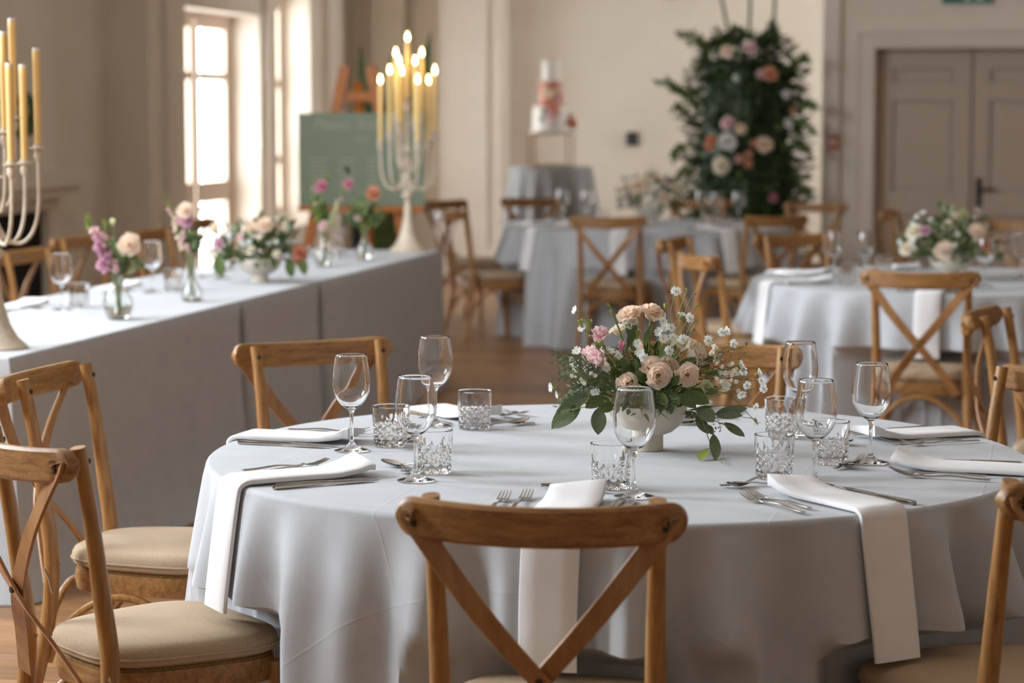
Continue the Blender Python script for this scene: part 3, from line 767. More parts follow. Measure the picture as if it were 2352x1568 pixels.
def cut(T, a, proto, rad_in, side, rot, z, label, group):
    """piece at radial distance rad_in on table T's place a, side>0 = sitter's right, rot 0 = pointing to the table centre"""
    a = rad(a); ox = Vector((math.cos(a), math.sin(a), 0)); rt = Vector((-math.sin(a), math.cos(a), 0))   # sitter faces -ox, so their right hand is...
    right = Vector((-ox.y, ox.x, 0)) if False else Vector((-ox.x, -ox.y, 0)).cross(Vector((0, 0, 1)))
    p = T.c + ox * rad_in + right * side
    o = proto.place((p.x, p.y, ZT + z), face(-ox.x, -ox.y) + rot, label, group); return o
def setting(T, a, d, seed, hang=.25, r_in=.615, full=True, grp='big round table', fk=0, kn=0, sp=0):
    napkin(T, a, 'folded white cotton napkin ' + d, 'napkins on the ' + grp, r_in, hang, seed=seed)
    g = random.Random(seed * 13 + 5); j = lambda s: (g.random() - .5) * s
    e = T.R - .9
    cut(T, a, FK, e + .725 + j(.02), -.098 + j(.008), j(.1) + fk, .0008, 'inner steel fork by the napkin ' + d, 'forks on the ' + grp)
    cut(T, a, FK, e + .745 + j(.02), -.136 + j(.008), j(.12) + fk, .0008, 'outer steel fork by the napkin ' + d, 'forks on the ' + grp)
    cut(T, a, KN, e + .735 + j(.02), .086 + j(.006), j(.07) + kn, .0008, 'inner steel knife by the napkin ' + d, 'knives on the ' + grp)
    cut(T, a, KN, e + .755 + j(.02), .110 + j(.006), j(.07) + kn, .0008, 'outer steel knife by the napkin ' + d, 'knives on the ' + grp)
    if full:
        cut(T, a, SP, e + .505 + j(.015), .0 + j(.01), PI / 2 + .35 + sp + j(.15), .0045, 'dessert spoon by the napkin ' + d, 'spoons on the ' + grp)
        cut(T, a, FK2, e + .525 + j(.015), -.005 + j(.01), -PI / 2 - .25 + sp + j(.15), .0008, 'small dessert fork by the napkin ' + d, 'dessert forks on the ' + grp)
setting(T1, -100, 'hanging behind the crossed back of a chair', 1, .245)
setting(T1, -59, 'hanging freely against the shaded tablecloth', 2, .255)
setting(T1, -19, 'lying flat beside an upright-pointing dessert fork', 3)
setting(T1, 21, 'lying rolled beside the lone wine glass', 4)
setting(T1, 75, 'half hidden behind the rose centrepiece', 5)
setting(T1, 120, 'lying before the honey oak chair', 6)
setting(T1, 163, 'lying flat along a knife pair at the table rim', 7)
setting(T1, 208, 'hanging brightly lit down the pale side of the tablecloth', 8, .235)
for i, (a, d) in enumerate(((-107, 'hanging behind the crossed chair back before the doors'), (196, 'hanging in full light from the table before the doors'), (148, 'lying at the rim of the table before the doors'),
                            (-60, 'beside the flower bowl on the table before the doors'), (100, 'behind the glasses on the table before the doors'))):
    setting(T2, a, d, 20 + i, .245, full=i in (1, 2), grp='table before the doors')
for i, (a, d) in enumerate(((-104, 'hanging behind the chair back at the flower pillar table'), (-61, 'hanging in the shade at the flower pillar table'), (215, 'glowing in daylight on the flower pillar table'),
                            (165, 'on the daylit rim of the flower pillar table'))):
    setting(T3, a, d, 40 + i, .245, full=False, grp='table by the flower pillar')

# ================================================================== LONG TABLE
LA = at(20, 822, ZT); LB = at(1015, 575, ZT)              # front edge, near and far corner
LD = (LB - LA).normalized(); LN = Vector((-LD.y, LD.x, 0)); LLEN = (LB - LA).length; LW = .86
LROT = math.atan2(LD.y, LD.x)
def lpt(s, w, z=0): p = LA + LD * s + LN * w; return Vector((p.x, p.y, z))
def s_of(px, py):
    p = at(px, py, ZT); return (p - LA).dot(LD)
cuts = [0, s_of(597, 690), s_of(750, 645), LLEN]
names = [('stone grey cloth on the near stretch of the long table, under the unlit candelabra', 'trestle table under the unlit candelabra'),
         ('stone grey cloth on the short middle stretch of the long table, under the flower bowl', 'short trestle table under the long table flower bowl'),
         ('stone grey cloth on the far stretch of the long table, under the lit candelabra', 'trestle table under the lit candelabra')]
for k in range(3):
    s0, s1 = cuts[k] + (.003 if k else 0), cuts[k + 1] - (.003 if k < 2 else 0)
    t = thing('trestle_table', names[k][1], 'table', lpt(s0, 0, 0), LROT)
    L = s1 - s0
    MB().box((.03, .03, .71), (L - .03, LW - .03, .742)).build('tabletop', M['easel'], t, False)
    for (lx, ly) in ((.15, .12), (L - .15, .12), (.15, LW - .12), (L - .15, LW - .12)):
        MB().tube([(lx, ly, 0), (lx, ly, .71)], .018, 8).build('leg', M['iron'], t)
    # cloth: top, rounded edge and hanging sides with soft waves; open to the neighbouring cloth
    mb = MB(); mb.uv = []
    rows = []; g = random.Random(70 + k); ph = [g.random() * 6 for _ in range(6)]
    per = []                                              # perimeter, anticlockwise from the near front corner
    def seg(a, b, n): return [(a[0] + (b[0] - a[0]) * i / n, a[1] + (b[1] - a[1]) * i / n) for i in range(n)]
    per = seg((0, 0), (L, 0), max(24, int(L * 44))) + seg((L, 0), (L, LW), 30) + seg((L, LW), (0, LW), max(24, int(L * 20))) + seg((0, LW), (0, 0), 30)
    def wave(s_): return sum(math.sin(s_ * f + p) for f, p in zip((7, 11, 17.3, 23.1), ph)) / 4
    nrow = 20
    def nrm(x, y):
        v = Vector((0, 0, 0))
        if y <= 1e-6: v.y -= 1
        if y >= LW - 1e-6: v.y += 1
        if x <= 1e-6: v.x -= 1
        if x >= L - 1e-6: v.x += 1
        return v.normalized()
    def inner(x, y, f): return (L / 2 + (x - L / 2) * f, LW / 2 + (y - LW / 2) * f)
    for f in (.2, .5, .8, .95):
        row = []
        for x, y in per: xx, yy = inner(x, y, f); row.append((xx, yy, ZT)); mb.uv.append((xx, yy))
        rows.append(row)
    for q in range(4):
        b = PI / 2 * q / 3; row = []
        for x, y in per:
            n_ = nrm(x, y); o_ = -.008 + .008 * math.sin(b); row.append((x + n_.x * o_, y + n_.y * o_, ZT - .008 + .008 * math.cos(b))); mb.uv.append((x, y))
        rows.append(row)
    for q in range(1, nrow + 1):
        f = q / nrow; row = []
        for x, y in per:
            n_ = nrm(x, y); s_ = x + y * 1.7
            nb = (k > 0 and x < 1e-6) or (k < 2 and x > L - 1e-6)       # side against the next table: hangs straight
            o_ = 0 if nb else (.006 + .035 * f ** 1.3 + .016 * f ** .7 * wave(s_) + (.05 * f ** 6 if k == 0 else 0) + .03 * f * (1 if k == 0 and x < .15 else 0))
            xs_ = .045 * min(1, f * 5) ** .7 * (max(0, 1 - x / .5) * (k > 0) - max(0, 1 - (L - x) / .5) * (k < 2))
            row.append((x + n_.x * o_ + xs_, y + n_.y * o_, (ZT - .008) * (1 - f) + .004)); mb.uv.append((x + n_.x * f, y + n_.y * f))
        rows.append(row)
    mb.rings(rows, cap=False); mb.f.append(tuple(reversed(range(len(per)))))
    o = mb.build('tablecloth', M['cloth_long'], None, True, 50); o.data.flip_normals(); o.location = lpt(s0, 0, 0); o.rotation_euler = (0, 0, LROT)
    tag(o, names[k][0], 'tablecloth', 'cloths along the long table')

class Flat: pass
def lnapkin(px, py, label):
    p = at(px, py, ZT); t = MB(); t.uv = []
    rr = []
    for i in range(9):
        f = i / 8; y = -.14 + .28 * f; lift = .01 * max(0, 1 - i / 2); ring = []
        for x, h in ((-1, 0), (-.95, 1), (-.3, 1.1), (.3, 1.1), (.95, 1), (1, 0)):
            ring.append((x * .055, y, .001 + (.011 + lift) * h)); t.uv.append((x * .05, y))
        rr.append(ring)
    t.rings(rr); o = t.build('napkin', M['napkin'], None, True, 50); o.location = (p.x, p.y, ZT); o.rotation_euler = (0, 0, LROT + PI / 2)
    tag(o, label, 'napkin', 'napkins on the long table')
lnapkin(50, 703, 'folded white napkin on the long table before the fireplace chair'); lnapkin(272, 660, 'folded white napkin behind the round bud vase'); lnapkin(490, 622, 'folded white napkin beside the long table flower bowl')
lnapkin(690, 585, 'folded white napkin beyond the long table flower bowl')
for px, py, l in ((30, 712, 'steel knife by the napkin before the fireplace chair'), (262, 671, 'steel knife by the napkin behind the round bud vase'), (478, 634, 'steel knife by the napkin at the flower bowl')):
    p = at(px, py, ZT); KN.place((p.x, p.y, ZT + .001), LROT + PI / 2 + PI, l, 'knives on the long table')
for px, py, l in ((118, 708, 'steel spoon beside the fireplace-end wine glass'), (322, 668, 'steel spoon beside the wine glass between the bud vases')):
    p = at(px, py, ZT); SP.place((p.x, p.y, ZT + .001), LROT + .2, l, 'spoons on the long table')

# ------------------------------------------------------------------ candelabra
ARMS = [(.15, 172, 1.345), (.15, 233, 1.395), (.15, 293, 1.345), (.15, 350, 1.395), (.15, 43, 1.345), (.15, 105, 1.395), (.082, 143, 1.49), (.082, 22, 1.49), (.082, 238, 1.445), (.082, 302, 1.445)]
def make_candelabra():
    t = thing('candelabra', 'cream candelabra', 'candelabra')
    MB().lathe([(0, 0), (.105, 0), (.106, .006), (.10, .012), (.075, .035), (.052, .075), (.036, .13), (.025, .19), (.019, .25), (.016, .275), (.016, .28), (0, .28)], 36).build('base', M['candelabra'], t)
    MB().lathe([(0, .275), (.014, .275), (.02, .285), (.034, .30), (.034, .312), (.02, .325), (.012, .34), (.010, .40), (.013, .42), (.010, .44), (.010, .54), (.018, .55), (.018, .56), (.010, .57), (.009, .74), (.016, .76), (.022, .78), (.012, .80), (0, .80)], 20).build('stem', M['candelabra'], t)
    MB().lathe([(0, .795), (.010, .795), (.026, .80), (.028, .803), (.016, .806), (.016, .815), (0, .815)], 20).build('drip_cup', M['candelabra'], t)
    for (r, a, z) in ARMS:
        a = rad(a); c, s_ = math.cos(a), math.sin(a); zt = z - ZT
        low = .352 if r > .1 else .455 + (zt - .69) * .3
        P = bez([(.004, 0, low + .10), (.02 * r / .15, 0, low - .02), (r * .55, 0, low - .055), (r * 1.0, 0, low - .04), (r, 0, low + .10), (r, 0, low + .16)], 16)
        P += [Vector((r, 0, low + .16 + (zt - .03 - low - .16) * k / 4)) for k in range(1, 5)]
        arm = MB().tube([(p.x * c, p.x * s_, p.z) for p in P], .0062, 8).build('arm', M['candelabra'], t)
        MB().lathe([(0, -.045), (.006, -.045), (.012, -.035), (.0145, -.022), (.011, -.008), (.009, -.004), (.026, -.002), (.027, .001), (.014, .003), (.014, .012), (0, .012)], 18, (r * c, r * s_, zt)).build('candle_cup', M['candelabra'], arm)
    # ring tying the inner arms to the stem
    MB().tube([(.05 * math.cos(k * PI / 12), .05 * math.sin(k * PI / 12), .545) for k in range(25)], .004, 6).build('collar_ring', M['candelabra'], t)
    for k in range(4): MB().tube([(0, 0, .545), (.05 * math.cos(k * PI / 2), .05 * math.sin(k * PI / 2), .545)], .0035, 6).build('spoke', M['candelabra'], t)
    return t
CB = Proto(make_candelabra())
def make_candle(lit, H):
    t = thing('taper_candle', 'ivory taper candle', 'candle')
    MB().lathe([(0, 0), (.0105, 0), (.0112, H * .3), (.0125, H * .9), (.0125, H - .003), (.0105, H), (0, H - .002)], 18).build('wax', M['candle'], t)
    if lit:
        MB().tube([(0, 0, H - .002), (0, 0, H + .008)], .0012, 6).build('wick', M['wick'], t)
        MB().lathe([(0, 0), (.004, .003), (.0075, .010), (.0085, .018), (.006, .030), (.0028, .041), (0.0002, .048)], 14, (0, 0, H + .004)).build('flame', M['flame'], t)
    else:
        MB().lathe([(0, 0), (.0127, 0), (.0128, .004), (.011, .0065), (0, .005)], 18, (0, 0, H - .004)).build('wax_tip', M['wax_tip'], t)
        MB().tube([(0, 0, H), (.001, 0, H + .006), (.003, 0, H + .010)], .0012, 6).build('wick', M['wick'], t)
    return t
def candelabra(px, py, lit, label, rz, clabel, cgroup):
    p = at(px, py, ZT); CB.place((p.x, p.y, ZT + .001), rz, label, 'candelabra on the long table')
    pr = Proto(make_candle(lit, .305))
    c, s_ = math.cos(rz), math.sin(rz)
    for (r, a, z) in ARMS + [(0, 0, 1.572)]:
        side = 'long table' if 200 < a < 270 else ('doors', 'alcove', 'windows', 'big round table')[int(((a + 45) % 360) // 90)]
        a = rad(a) + rz; lev = 'lowest' if z < 1.37 else 'low' if z < 1.42 else 'middle' if z < 1.47 else 'upper' if z < 1.53 else 'topmost central'
        pr.place((p.x + r * math.cos(a), p.y + r * math.sin(a), z + .009), a, (clabel % (('an ' if lev == 'upper' else 'the ' if lev[0] == 't' else 'a ') + lev)) + ('' if lev[0] == 't' else ', facing the %s' % side), cgroup)
candelabra(938, 578, True, 'cream candelabra holding burning candles at the far end of the long table', 0, 'lit taper candle on %s cup of the far candelabra', 'lit candles')
candelabra(-12, 800, False, 'cream candelabra with unlit candles at the fireplace end of the long table', rad(14), 'unlit candle on %s cup of the near candelabra', 'unlit candles')

# ================================================================== FLOWERS
def rose_mb(R, seed, n=24, openness=1.0, ruffle=0.0, petw=1.0, hgt=1.0):
    """layered rose, axis +Z, base at 0, radius about R"""
    g = random.Random(seed); mb = MB()
    for i in range(n):
        t = (i + .5) / n; phi = i * 2.39996 + g.random() * .35
        r0 = R * (.10 + .78 * t ** .85); H = R * hgt * (1.32 - .50 * t ** 1.5 * openness); wid = (1.15 - .42 * t) * petw
        lean = (.05 + .55 * t ** 1.6) * openness; cur = R * (.05 + .34 * t ** 2) * openness
        jit = g.random() * 6
        def fn(a, b, t=t, phi=phi, r0=r0, H=H, wid=wid, lean=lean, cur=cur, jit=jit):
            x = a * 2 - 1; edge = (1 - .34 * b ** 3 * abs(x) ** 2.4)
            ww = wid * (.35 + .65 * math.sin(PI * min(1, .12 + .62 * b)))
            ang = phi + x * ww
            rr = r0 * (.30 + .70 * b ** .55) + R * lean * .35 * b * b + cur * max(0, b - .72) ** 1.4 * 3.2 * (1 + .5 * abs(x))
            rr *= 1 + ruffle * math.sin(x * 7 + jit) * b * b
            z = H * (b ** .85) * edge - cur * max(0, b - .78) * 2.6 - R * .18 * t * (1 - b) + ruffle * R * .3 * math.sin(x * 9 + jit * 2) * b ** 3
            return (rr * math.cos(ang), rr * math.sin(ang), z)
        mb.grid(fn, 6, 6)
    k_ = .92
    mb.v = [(x * k_, y * k_, z * k_) for x, y, z in mb.v]
    return mb
def star_mb(R, seed, petals=5):
    """small open flower with notched petals, axis +Z"""
    g = random.Random(seed); mb = MB()
    for k in range(petals):
        a = 2 * PI * k / petals + g.random() * .2; L = R * (.9 + .2 * g.random()); up = .10 + .35 * g.random()
        def fn(u, v, a=a, L=L, up=up):
            x = v * 2 - 1; w = L * .40 * math.sin(PI * min(1, .1 + .68 * u)) ** .8
            rr = L * u * (1 - .16 * (1 - abs(x)) * (u > .9)); z = L * up * u * u * .6 + .05 * L * x * x
            return (rr * math.cos(a) - x * w * math.sin(a), rr * math.sin(a) + x * w * math.cos(a), z)
        mb.grid(fn, 4, 4)
    return mb
def leaf_mb(L, w, bend=.3, fold=.25, n=6, tip=1.0):
    """leaf along +Y, folded on its rib"""
    mb = MB()
    def fn(u, v):
        x = v * 2 - 1; ww = w / 2 * math.sin(PI * min(1, max(.0, u)) ** tip) ** .75
        return (x * ww, L * u, abs(x) * ww * fold - bend * L * u * u)
    return mb.grid(fn, n, 4)
def quat_to(d, up=Vector((0, 0, 1)), roll=0):
    """rotation taking local +Z to d"""
    q = Vector(d).normalized().to_track_quat('Z', 'Y'); m = q.to_matrix().to_4x4()
    return m @ Matrix.Rotation(roll, 4, 'Z')
def leaf_mat(p, d, nrm, s=1.0):
    """+Y along d, +Z roughly nrm"""
    y = Vector(d).normalized(); z = Vector(nrm); z = (z - y * z.dot(y))
    z = z.normalized() if z.length > 1e-4 else y.orthogonal().normalized()
    x = y.cross(z); m = Matrix((x, y, z)).transposed().to_4x4()
    return Matrix.Translation(p) @ m @ Matrix.Scale(s, 4)
def put(name, me, parent, mat):
    o = link(name, me, parent); o.matrix_local = mat; return o
LIB = {}
def lib(key, fn):
    if key not in LIB: LIB[key] = fn()
    return LIB[key]
def rose_me(col, v): return lib(('rose', col, v), lambda: rose_mb(1, v * 7 + 3, 26, (.85, 1.05, 1.15)[v % 3]).mesh('rose', M[col]))
def lis_me(col, v): return lib(('lis', col, v), lambda: rose_mb(1, v * 5 + 90, 13, .75, .10, 1.05, 1.35).mesh('lisianthus', M[col]))
def bud_me(col, v): return lib(('bud', col, v), lambda: rose_mb(1, v + 40, 9, .12, .02, 1.3, 1.7).mesh('bud', M[col]))
def star_me(v): return lib(('star', v), lambda: star_mb(1, v).mesh('blossom', M['whitef']))
def leaf_me(kind, v):
    L, w, b = {'oval': (1, .52, (.12, .3, .02)[v % 3]), 'blade': (1, .20, (.1, .35, -.1)[v % 3]), 'lance': (1, .34, (.15, .4, 0)[v % 3])}[kind]
    return lambda col: lib(('leaf', kind, v, col), lambda: leaf_mb(L, w, b, .2).mesh('leaf', M[col]))
def bowl_mb(r, h):
    fo = r * .40; k = h / .103
    prof = [(0, 0), (fo, 0), (fo, .030 * k), (fo * .98, .034 * k), (r * .62, .042 * k), (r * .84, .058 * k), (r * .96, .078 * k), (r, .100 * k), (r, .103 * k), (r * .965, .103 * k), (r * .93, .082 * k), (r * .75, .056 * k), (r * .4, .045 * k), (0, .044 * k)]
    return MB().lathe(prof, 48)
def spray_stuff(mb, centre, rx, ry, rz, n, L, w, g, zmin=-.2, inner=.35):
    """many small leaves filling a dome"""
    for _ in range(n):
        a = g.random() * 2 * PI; z = g.uniform(zmin, 1); q = math.sqrt(max(0, 1 - z * z)); k = inner + (1 - inner) * g.random() ** .6
        d = Vector((q * math.cos(a), q * math.sin(a), z)); p = Vector((d.x * rx * k, d.y * ry * k, d.z * rz * k)) + centre
        dd = (d + Vector((g.uniform(-.6, .6), g.uniform(-.6, .6), g.uniform(-.3, .7)))).normalized()
        l = L * g.uniform(.6, 1.3)
        mb.add(leaf_mb(l, w * g.uniform(.7, 1.3), g.uniform(-.2, .4), .25, 3), leaf_mat(p, dd, (g.uniform(-1, 1), g.uniform(-1, 1), 1)))

# ---- the big centrepiece, drawn from the photograph
BC = at(1487, 1033, ZT); SC = F_PX / BC.y
cpz = thing('flower_centrepiece', 'cream footed bowl of peach roses, pink lisianthus and eucalyptus on the big table', 'flower arrangement', (BC.x, BC.y, ZT + .001))
bowl_mb(.089, .103).build('bowl', M['bowl'], cpz)
def ip(px, py, dy=0.0):
    """image position to bowl coordinates, dy = depth behind the bowl axis"""
    p = at_y(px, py, BC.y + dy)
    if p.z < ZT + .006: p = at(px, py, ZT + .006)          # trailing pieces lie on the cloth
    return Vector((p.x - BC.x, p.y - BC.y, p.z - ZT - .001))
CEN = Vector((0, 0, .09))
def stem_to(p, mb, r=.0016, bow=.15):
    base = Vector((p.x * .15, p.y * .15, .07)); mid = base.lerp(p, .55) + Vector((-p.x * bow, -p.y * bow, .02))
    mb.tube(bez([base, mid, p], 7), r, 5)
stems = MB()
ROSES = [  # px, py, radius px, depth, colour, (facing), kind
    (1446, 716, 29, -.02, 'peach', (-.25, -.45, 1), 0), (1500, 710, 29, .0, 'peach', (.3, -.4, 1), 1),
    (1441, 880, 23, -.105, 'peach', (-.1, -1, .25), 2), (1513, 862, 29, -.115, 'peach', (.1, -1, .15), 0), (1495, 838, 25, -.08, 'peach', (-.2, -.8, .7), 1),
    (1536, 834, 24, -.06, 'peach', (.3, -.7, .7), 2), (1581, 861, 25, -.10, 'peach', (.15, -1, .1), 1), (1605, 806, 33, -.045, 'cream', (.75, -.35, .55), 0),
    (1570, 782, 26, -.02, 'cream', (-.1, -.3, 1), 2), (1648, 812, 22, .0, 'cream', (.9, -.3, .2), 1), (1420, 752, 22, .03, 'cream', (-.2, .1, 1), 1), (1628, 889, 17, -.08, 'lime', (.7, -.7, .25), 2)]
for i, (px, py, rp, dy, col, fc, v_) in enumerate(ROSES):
    p = ip(px, py, dy); r = rp / SC; d = Vector(fc).normalized(); base = p - d * r * .75
    put('rose', rose_me(col, v_ + (i % 2) * 3), cpz, Matrix.Translation(base) @ quat_to(d, roll=i) @ Matrix.Scale(r, 4)); stem_to(base, stems, .0022)
for i, (px, py, rp, dy, fc) in enumerate(((1378, 768, 26, -.03, (.1, -.4, 1)), (1368, 822, 29, -.05, (-.55, -.55, .7)), (1352, 812, 22, -.02, (-.8, -.3, .6)))):
    p = ip(px, py, dy); r = rp / SC; d = Vector(fc).normalized(); base = p - d * r * .8
    put('lisianthus', lis_me('pink', i), cpz, Matrix.Translation(base) @ quat_to(d, roll=i * 2) @ Matrix.Scale(r, 4)); stem_to(base, stems)
for i, (px, py, rp, dy, col, fc) in enumerate(((1427, 796, 13, -.07, 'rosepink', (.1, -.2, 1)), (1353, 745, 11, -.03, 'leaf_bright', (-.2, -.1, 1)), (1333, 742, 9, -.03, 'leaf_bright', (-.3, 0, 1)), (1371, 792, 8, -.07, 'leaf_bright', (-.1, -.2, 1)),
                                                   (1382, 788, 6, -.07, 'leaf_bright', (0, -.2, 1)), (1463, 766, 10, -.05, 'leaf_bright', (.1, -.1, 1)), (1404, 716, 6, .0, 'leaf_bright', (-.3, 0, 1)), (1397, 700, 5, .0, 'leaf_bright', (-.7, 0, .6)),
                                                   (1528, 702, 6, .0, 'leaf_bright', (.2, 0, 1)), (1600, 702, 5, .01, 'leaf_bright', (.6, 0, .6)), (1596, 674, 4, .01, 'leaf_bright', (.8, 0, .2)), (1578, 664, 4, .01, 'leaf_bright', (-.2, 0, 1)),
                                                   (1622, 850, 8, -.05, 'leaf_bright', (1, -.1, .1)), (1692, 842, 5, -.02, 'leaf_bright', (1, 0, .3)), (1595, 757, 3.5, 0, 'leaf_bright', (0, 0, -1)), (1600, 735, 3.5, 0, 'leaf_bright', (1, 0, .2)))):
    p = ip(px, py, dy); r = rp / SC; d = Vector(fc).normalized()
    put('bud', bud_me(col, i % 3), cpz, Matrix.Translation(p - d * r) @ quat_to(d, roll=i) @ Matrix.Scale(r, 4)); stem_to(p - d * r, stems, .0011)
BL = [(1320, 711, -.02, (-1, -.5, .3)), (1337, 752, -.03, (-.4, -.6, .4)), (1553, 669, .0, (.0, -1, .3)), (1566, 722, -.01, (.2, -.3, 1)), (1584, 730, -.01, (.3, -1, .3)), (1523, 738, -.04, (0, -1, .3)), (1527, 752, -.05, (-.3, -.9, .3)), (1541, 752, -.03, (.4, -.7, .5)),
      (1435, 737, -.03, (-.2, -.8, .5)), (1455, 740, -.02, (.2, -.6, .8)), (1465, 788, -.08, (-.3, -1, .2)), (1524, 778, -.07, (.0, -1, .4)), (1470, 809, -.09, (-.4, -.9, .3)), (1478, 820, -.10, (.3, -1, -.1)), (1537, 806, -.08, (.2, -1, .3)),
      (1545, 774, -.04, (0, -.8, .6)), (1568, 779, -.06, (.3, -1, .2)), (1626, 782, -.05, (.3, -1, .2)), (1658, 763, -.02, (.1, -1, .2)), (1670, 760, -.02, (.9, -.6, .3)), (1684, 789, -.02, (.4, -1, .2)), (1318, 837, -.04, (-.3, -1, .2)), (1325, 806, -.03, (-.5, -.8, .4)),
      (1367, 900, -.08, (-.2, -1, .2)), (1266, 889, -.02, (-1, -.4, 0)), (1280, 906, -.02, (-1, -.3, -.2)), (1702, 838, -.01, (.8, -.6, .3)), (1706, 852, -.01, (.6, -.9, 0)), (1715, 885, -.01, (.5, -1, 0)), (1744, 857, .0, (.8, -.5, .4)), (1748, 873, .0, (.6, -.8, 0)),
      (1753, 892, .0, (.5, -1, .1)), (1703, 905, -.01, (.2, -.8, -.6)), (1735, 935, .0, (.6, -.7, -.2)), (1738, 972, .0, (.3, -.6, -1)), (1393, 845, -.07, (-.3, -1, .2)), (1421, 815, -.06, (-.2, -1, .2)), (1400, 806, -.04, (0, -.7, .6)), (1512, 762, -.05, (-.5, -.8, .3)), (1668, 885, -.05, (.2, -1, .2)), (1660, 862, -.04, (.3, -1, .4))]
for i, (px, py, dy, fc) in enumerate(BL):
    p = ip(px, py, dy); d = Vector(fc).normalized(); r = (.0105 + .002 * ((i * 37) % 5) / 5)
    b = put('blossom', star_me(i % 4), cpz, Matrix.Translation(p) @ quat_to(d, roll=i) @ Matrix.Scale(r, 4))
    cx_ = MB().lathe([(0, -1.25), (.12, -1.2), (.28, -.75), (.26, -.3), (.10, .05), (0, .06)], 8)
    link('calyx', lib('calyx', lambda: cx_.mesh('calyx', M['leaf_bright'])), b)
    stem_to(p - d * r, stems, .0008)
# eucalyptus and other leaves: (base px, tip px, depth base/tip, width factor, colour)
LV = [((1335, 925), (1266, 982), -.06, -.09, .50, 'leaf_grey'), ((1352, 898), (1281, 950), -.05, -.09, .42, 'leaf_grey'), ((1376, 934), (1374, 998), -.10, -.12, .56, 'leaf_grey'), ((1330, 930), (1310, 950), -.07, -.09, .6, 'leaf_grey'),
      ((1605, 935), (1640, 968), -.10, -.13, .75, 'leaf_grey'), ((1642, 950), (1716, 936), -.08, -.10, .34, 'leaf_grey'), ((1645, 955), (1706, 952), -.09, -.11, .3, 'leaf_grey'), ((1662, 970), (1711, 1001), -.09, -.12, .34, 'leaf_grey'),
      ((1598, 955), (1628, 995), -.11, -.13, .5, 'leaf_grey'), ((1640, 996), (1645, 1054), -.10, -.13, .30, 'leaf_grey'), ((1622, 1030), (1608, 1054), -.11, -.13, .35, 'leaf_bright'), ((1625, 975), (1638, 998), -.1, -.12, .5, 'leaf_grey'),
      ((1390, 910), (1345, 935), -.09, -.12, .5, 'leaf'), ((1410, 925), (1378, 945), -.1, -.13, .5, 'leaf'), ((1555, 905), (1600, 935), -.1, -.12, .55, 'leaf'), ((1570, 900), (1630, 925), -.09, -.11, .5, 'leaf'), ((1600, 895), (1650, 900), -.08, -.09, .4, 'leaf'),
      ((1545, 900), (1560, 930), -.11, -.13, .5, 'leaf'), ((1500, 895), (1480, 925), -.11, -.13, .5, 'leaf'), ((1470, 905), (1455, 930), -.11, -.13, .5, 'leaf'), ((1520, 900), (1530, 938), -.11, -.13, .45, 'leaf'), ((1430, 900), (1405, 925), -.1, -.13, .45, 'leaf_grey'),
      ((1490, 765), (1498, 742), -.05, -.05, .4, 'leaf'), ((1455, 780), (1438, 752), -.05, -.06, .4, 'leaf'), ((1440, 800), (1462, 745), -.05, -.06, .3, 'leaf'), ((1513, 822), (1537, 788), -.07, -.07, .5, 'leaf'), ((1480, 790), (1495, 752), -.04, -.05, .4, 'leaf'),
      ((1560, 838), (1600, 822), -.06, -.07, .4, 'leaf'), ((1610, 845), (1640, 818), -.04, -.05, .4, 'leaf'), ((1625, 860), (1668, 848), -.05, -.06, .3, 'leaf'), ((1440, 845), (1425, 825), -.08, -.1, .5, 'leaf'), ((1545, 815), (1552, 790), -.06, -.07, .35, 'leaf'),
      ((1400, 880), (1350, 872), -.08, -.1, .4, 'leaf'), ((1395, 865), (1345, 850), -.07, -.08, .3, 'leaf_grey'), ((1480, 880), (1462, 850), -.09, -.11, .5, 'leaf'), ((1545, 885), (1560, 862), -.09, -.11, .5, 'leaf')]
for i, (b0, b1, d0, d1, w, col) in enumerate(LV):
    a, b = ip(b0[0], b0[1], d0), ip(b1[0], b1[1], d1); L = (b - a).length
    me = lib(('cleaf', round(w, 2), col), lambda: leaf_mb(1, w, .06, .12, 8).mesh('leaf', M[col]))
    put('leaf', me, cpz, leaf_mat(a, b - a, (.15 * ((i % 5) - 2), -1, .5), L))
# trailing stems with seed clusters
for pts in ([(1590, 930, -.09), (1612, 965, -.12), (1625, 1000, -.12), (1640, 1040, -.13), (1659, 1063, -.13)], [(1600, 940, -.09), (1640, 965, -.11), (1690, 985, -.1)], [(1380, 925, -.09), (1340, 935, -.1), (1290, 945, -.09)], [(1625, 1000, -.12), (1632, 1025, -.12), (1618, 1035, -.12)]):
    stems.tube(spline([ip(*q) for q in pts], 5), .0011, 5)
stems.tube(spline([ip(1600, 890, -.04), ip(1670, 905, -.02), ip(1718, 950, -.01), ip(1740, 975, 0)], 5), .0009, 5)
stems.build('stems', M['stem'], cpz)['kind'] = 'stuff'
g = random.Random(5); fol = MB()
spray_stuff(fol, Vector((0, 0, .10)), .12, .11, .12, 420, .034, .012, g, -.15, .2)
fol.build('dark_foliage', M['leaf'], cpz)['kind'] = 'stuff'
gf = MB()                                                  # fern-like grey sprigs spilling to one side
for k in range(30):
    a0 = ip(1400 + g.uniform(-20, 20), 890 + g.uniform(-30, 25), -.05 + g.uniform(-.05, .05)); b0 = ip(1285 + g.uniform(-18, 50), 880 + g.uniform(-75, 60), -.02 + g.uniform(-.09, .06))
    path = bez([a0, a0.lerp(b0, .5) + Vector((0, 0, .02)), b0], 9); gf.tube(path, .0007, 4)
    for q in range(2, 10):
        d = (path[q] - path[q - 1]).normalized()
        for s_ in (-1, 1): gf.add(leaf_mb(g.uniform(.012, .02), .0042, .1, .2, 2), leaf_mat(path[q], d * .8 + Vector((0, s_ * .5, s_ * .6)), (0, -1, .6)))
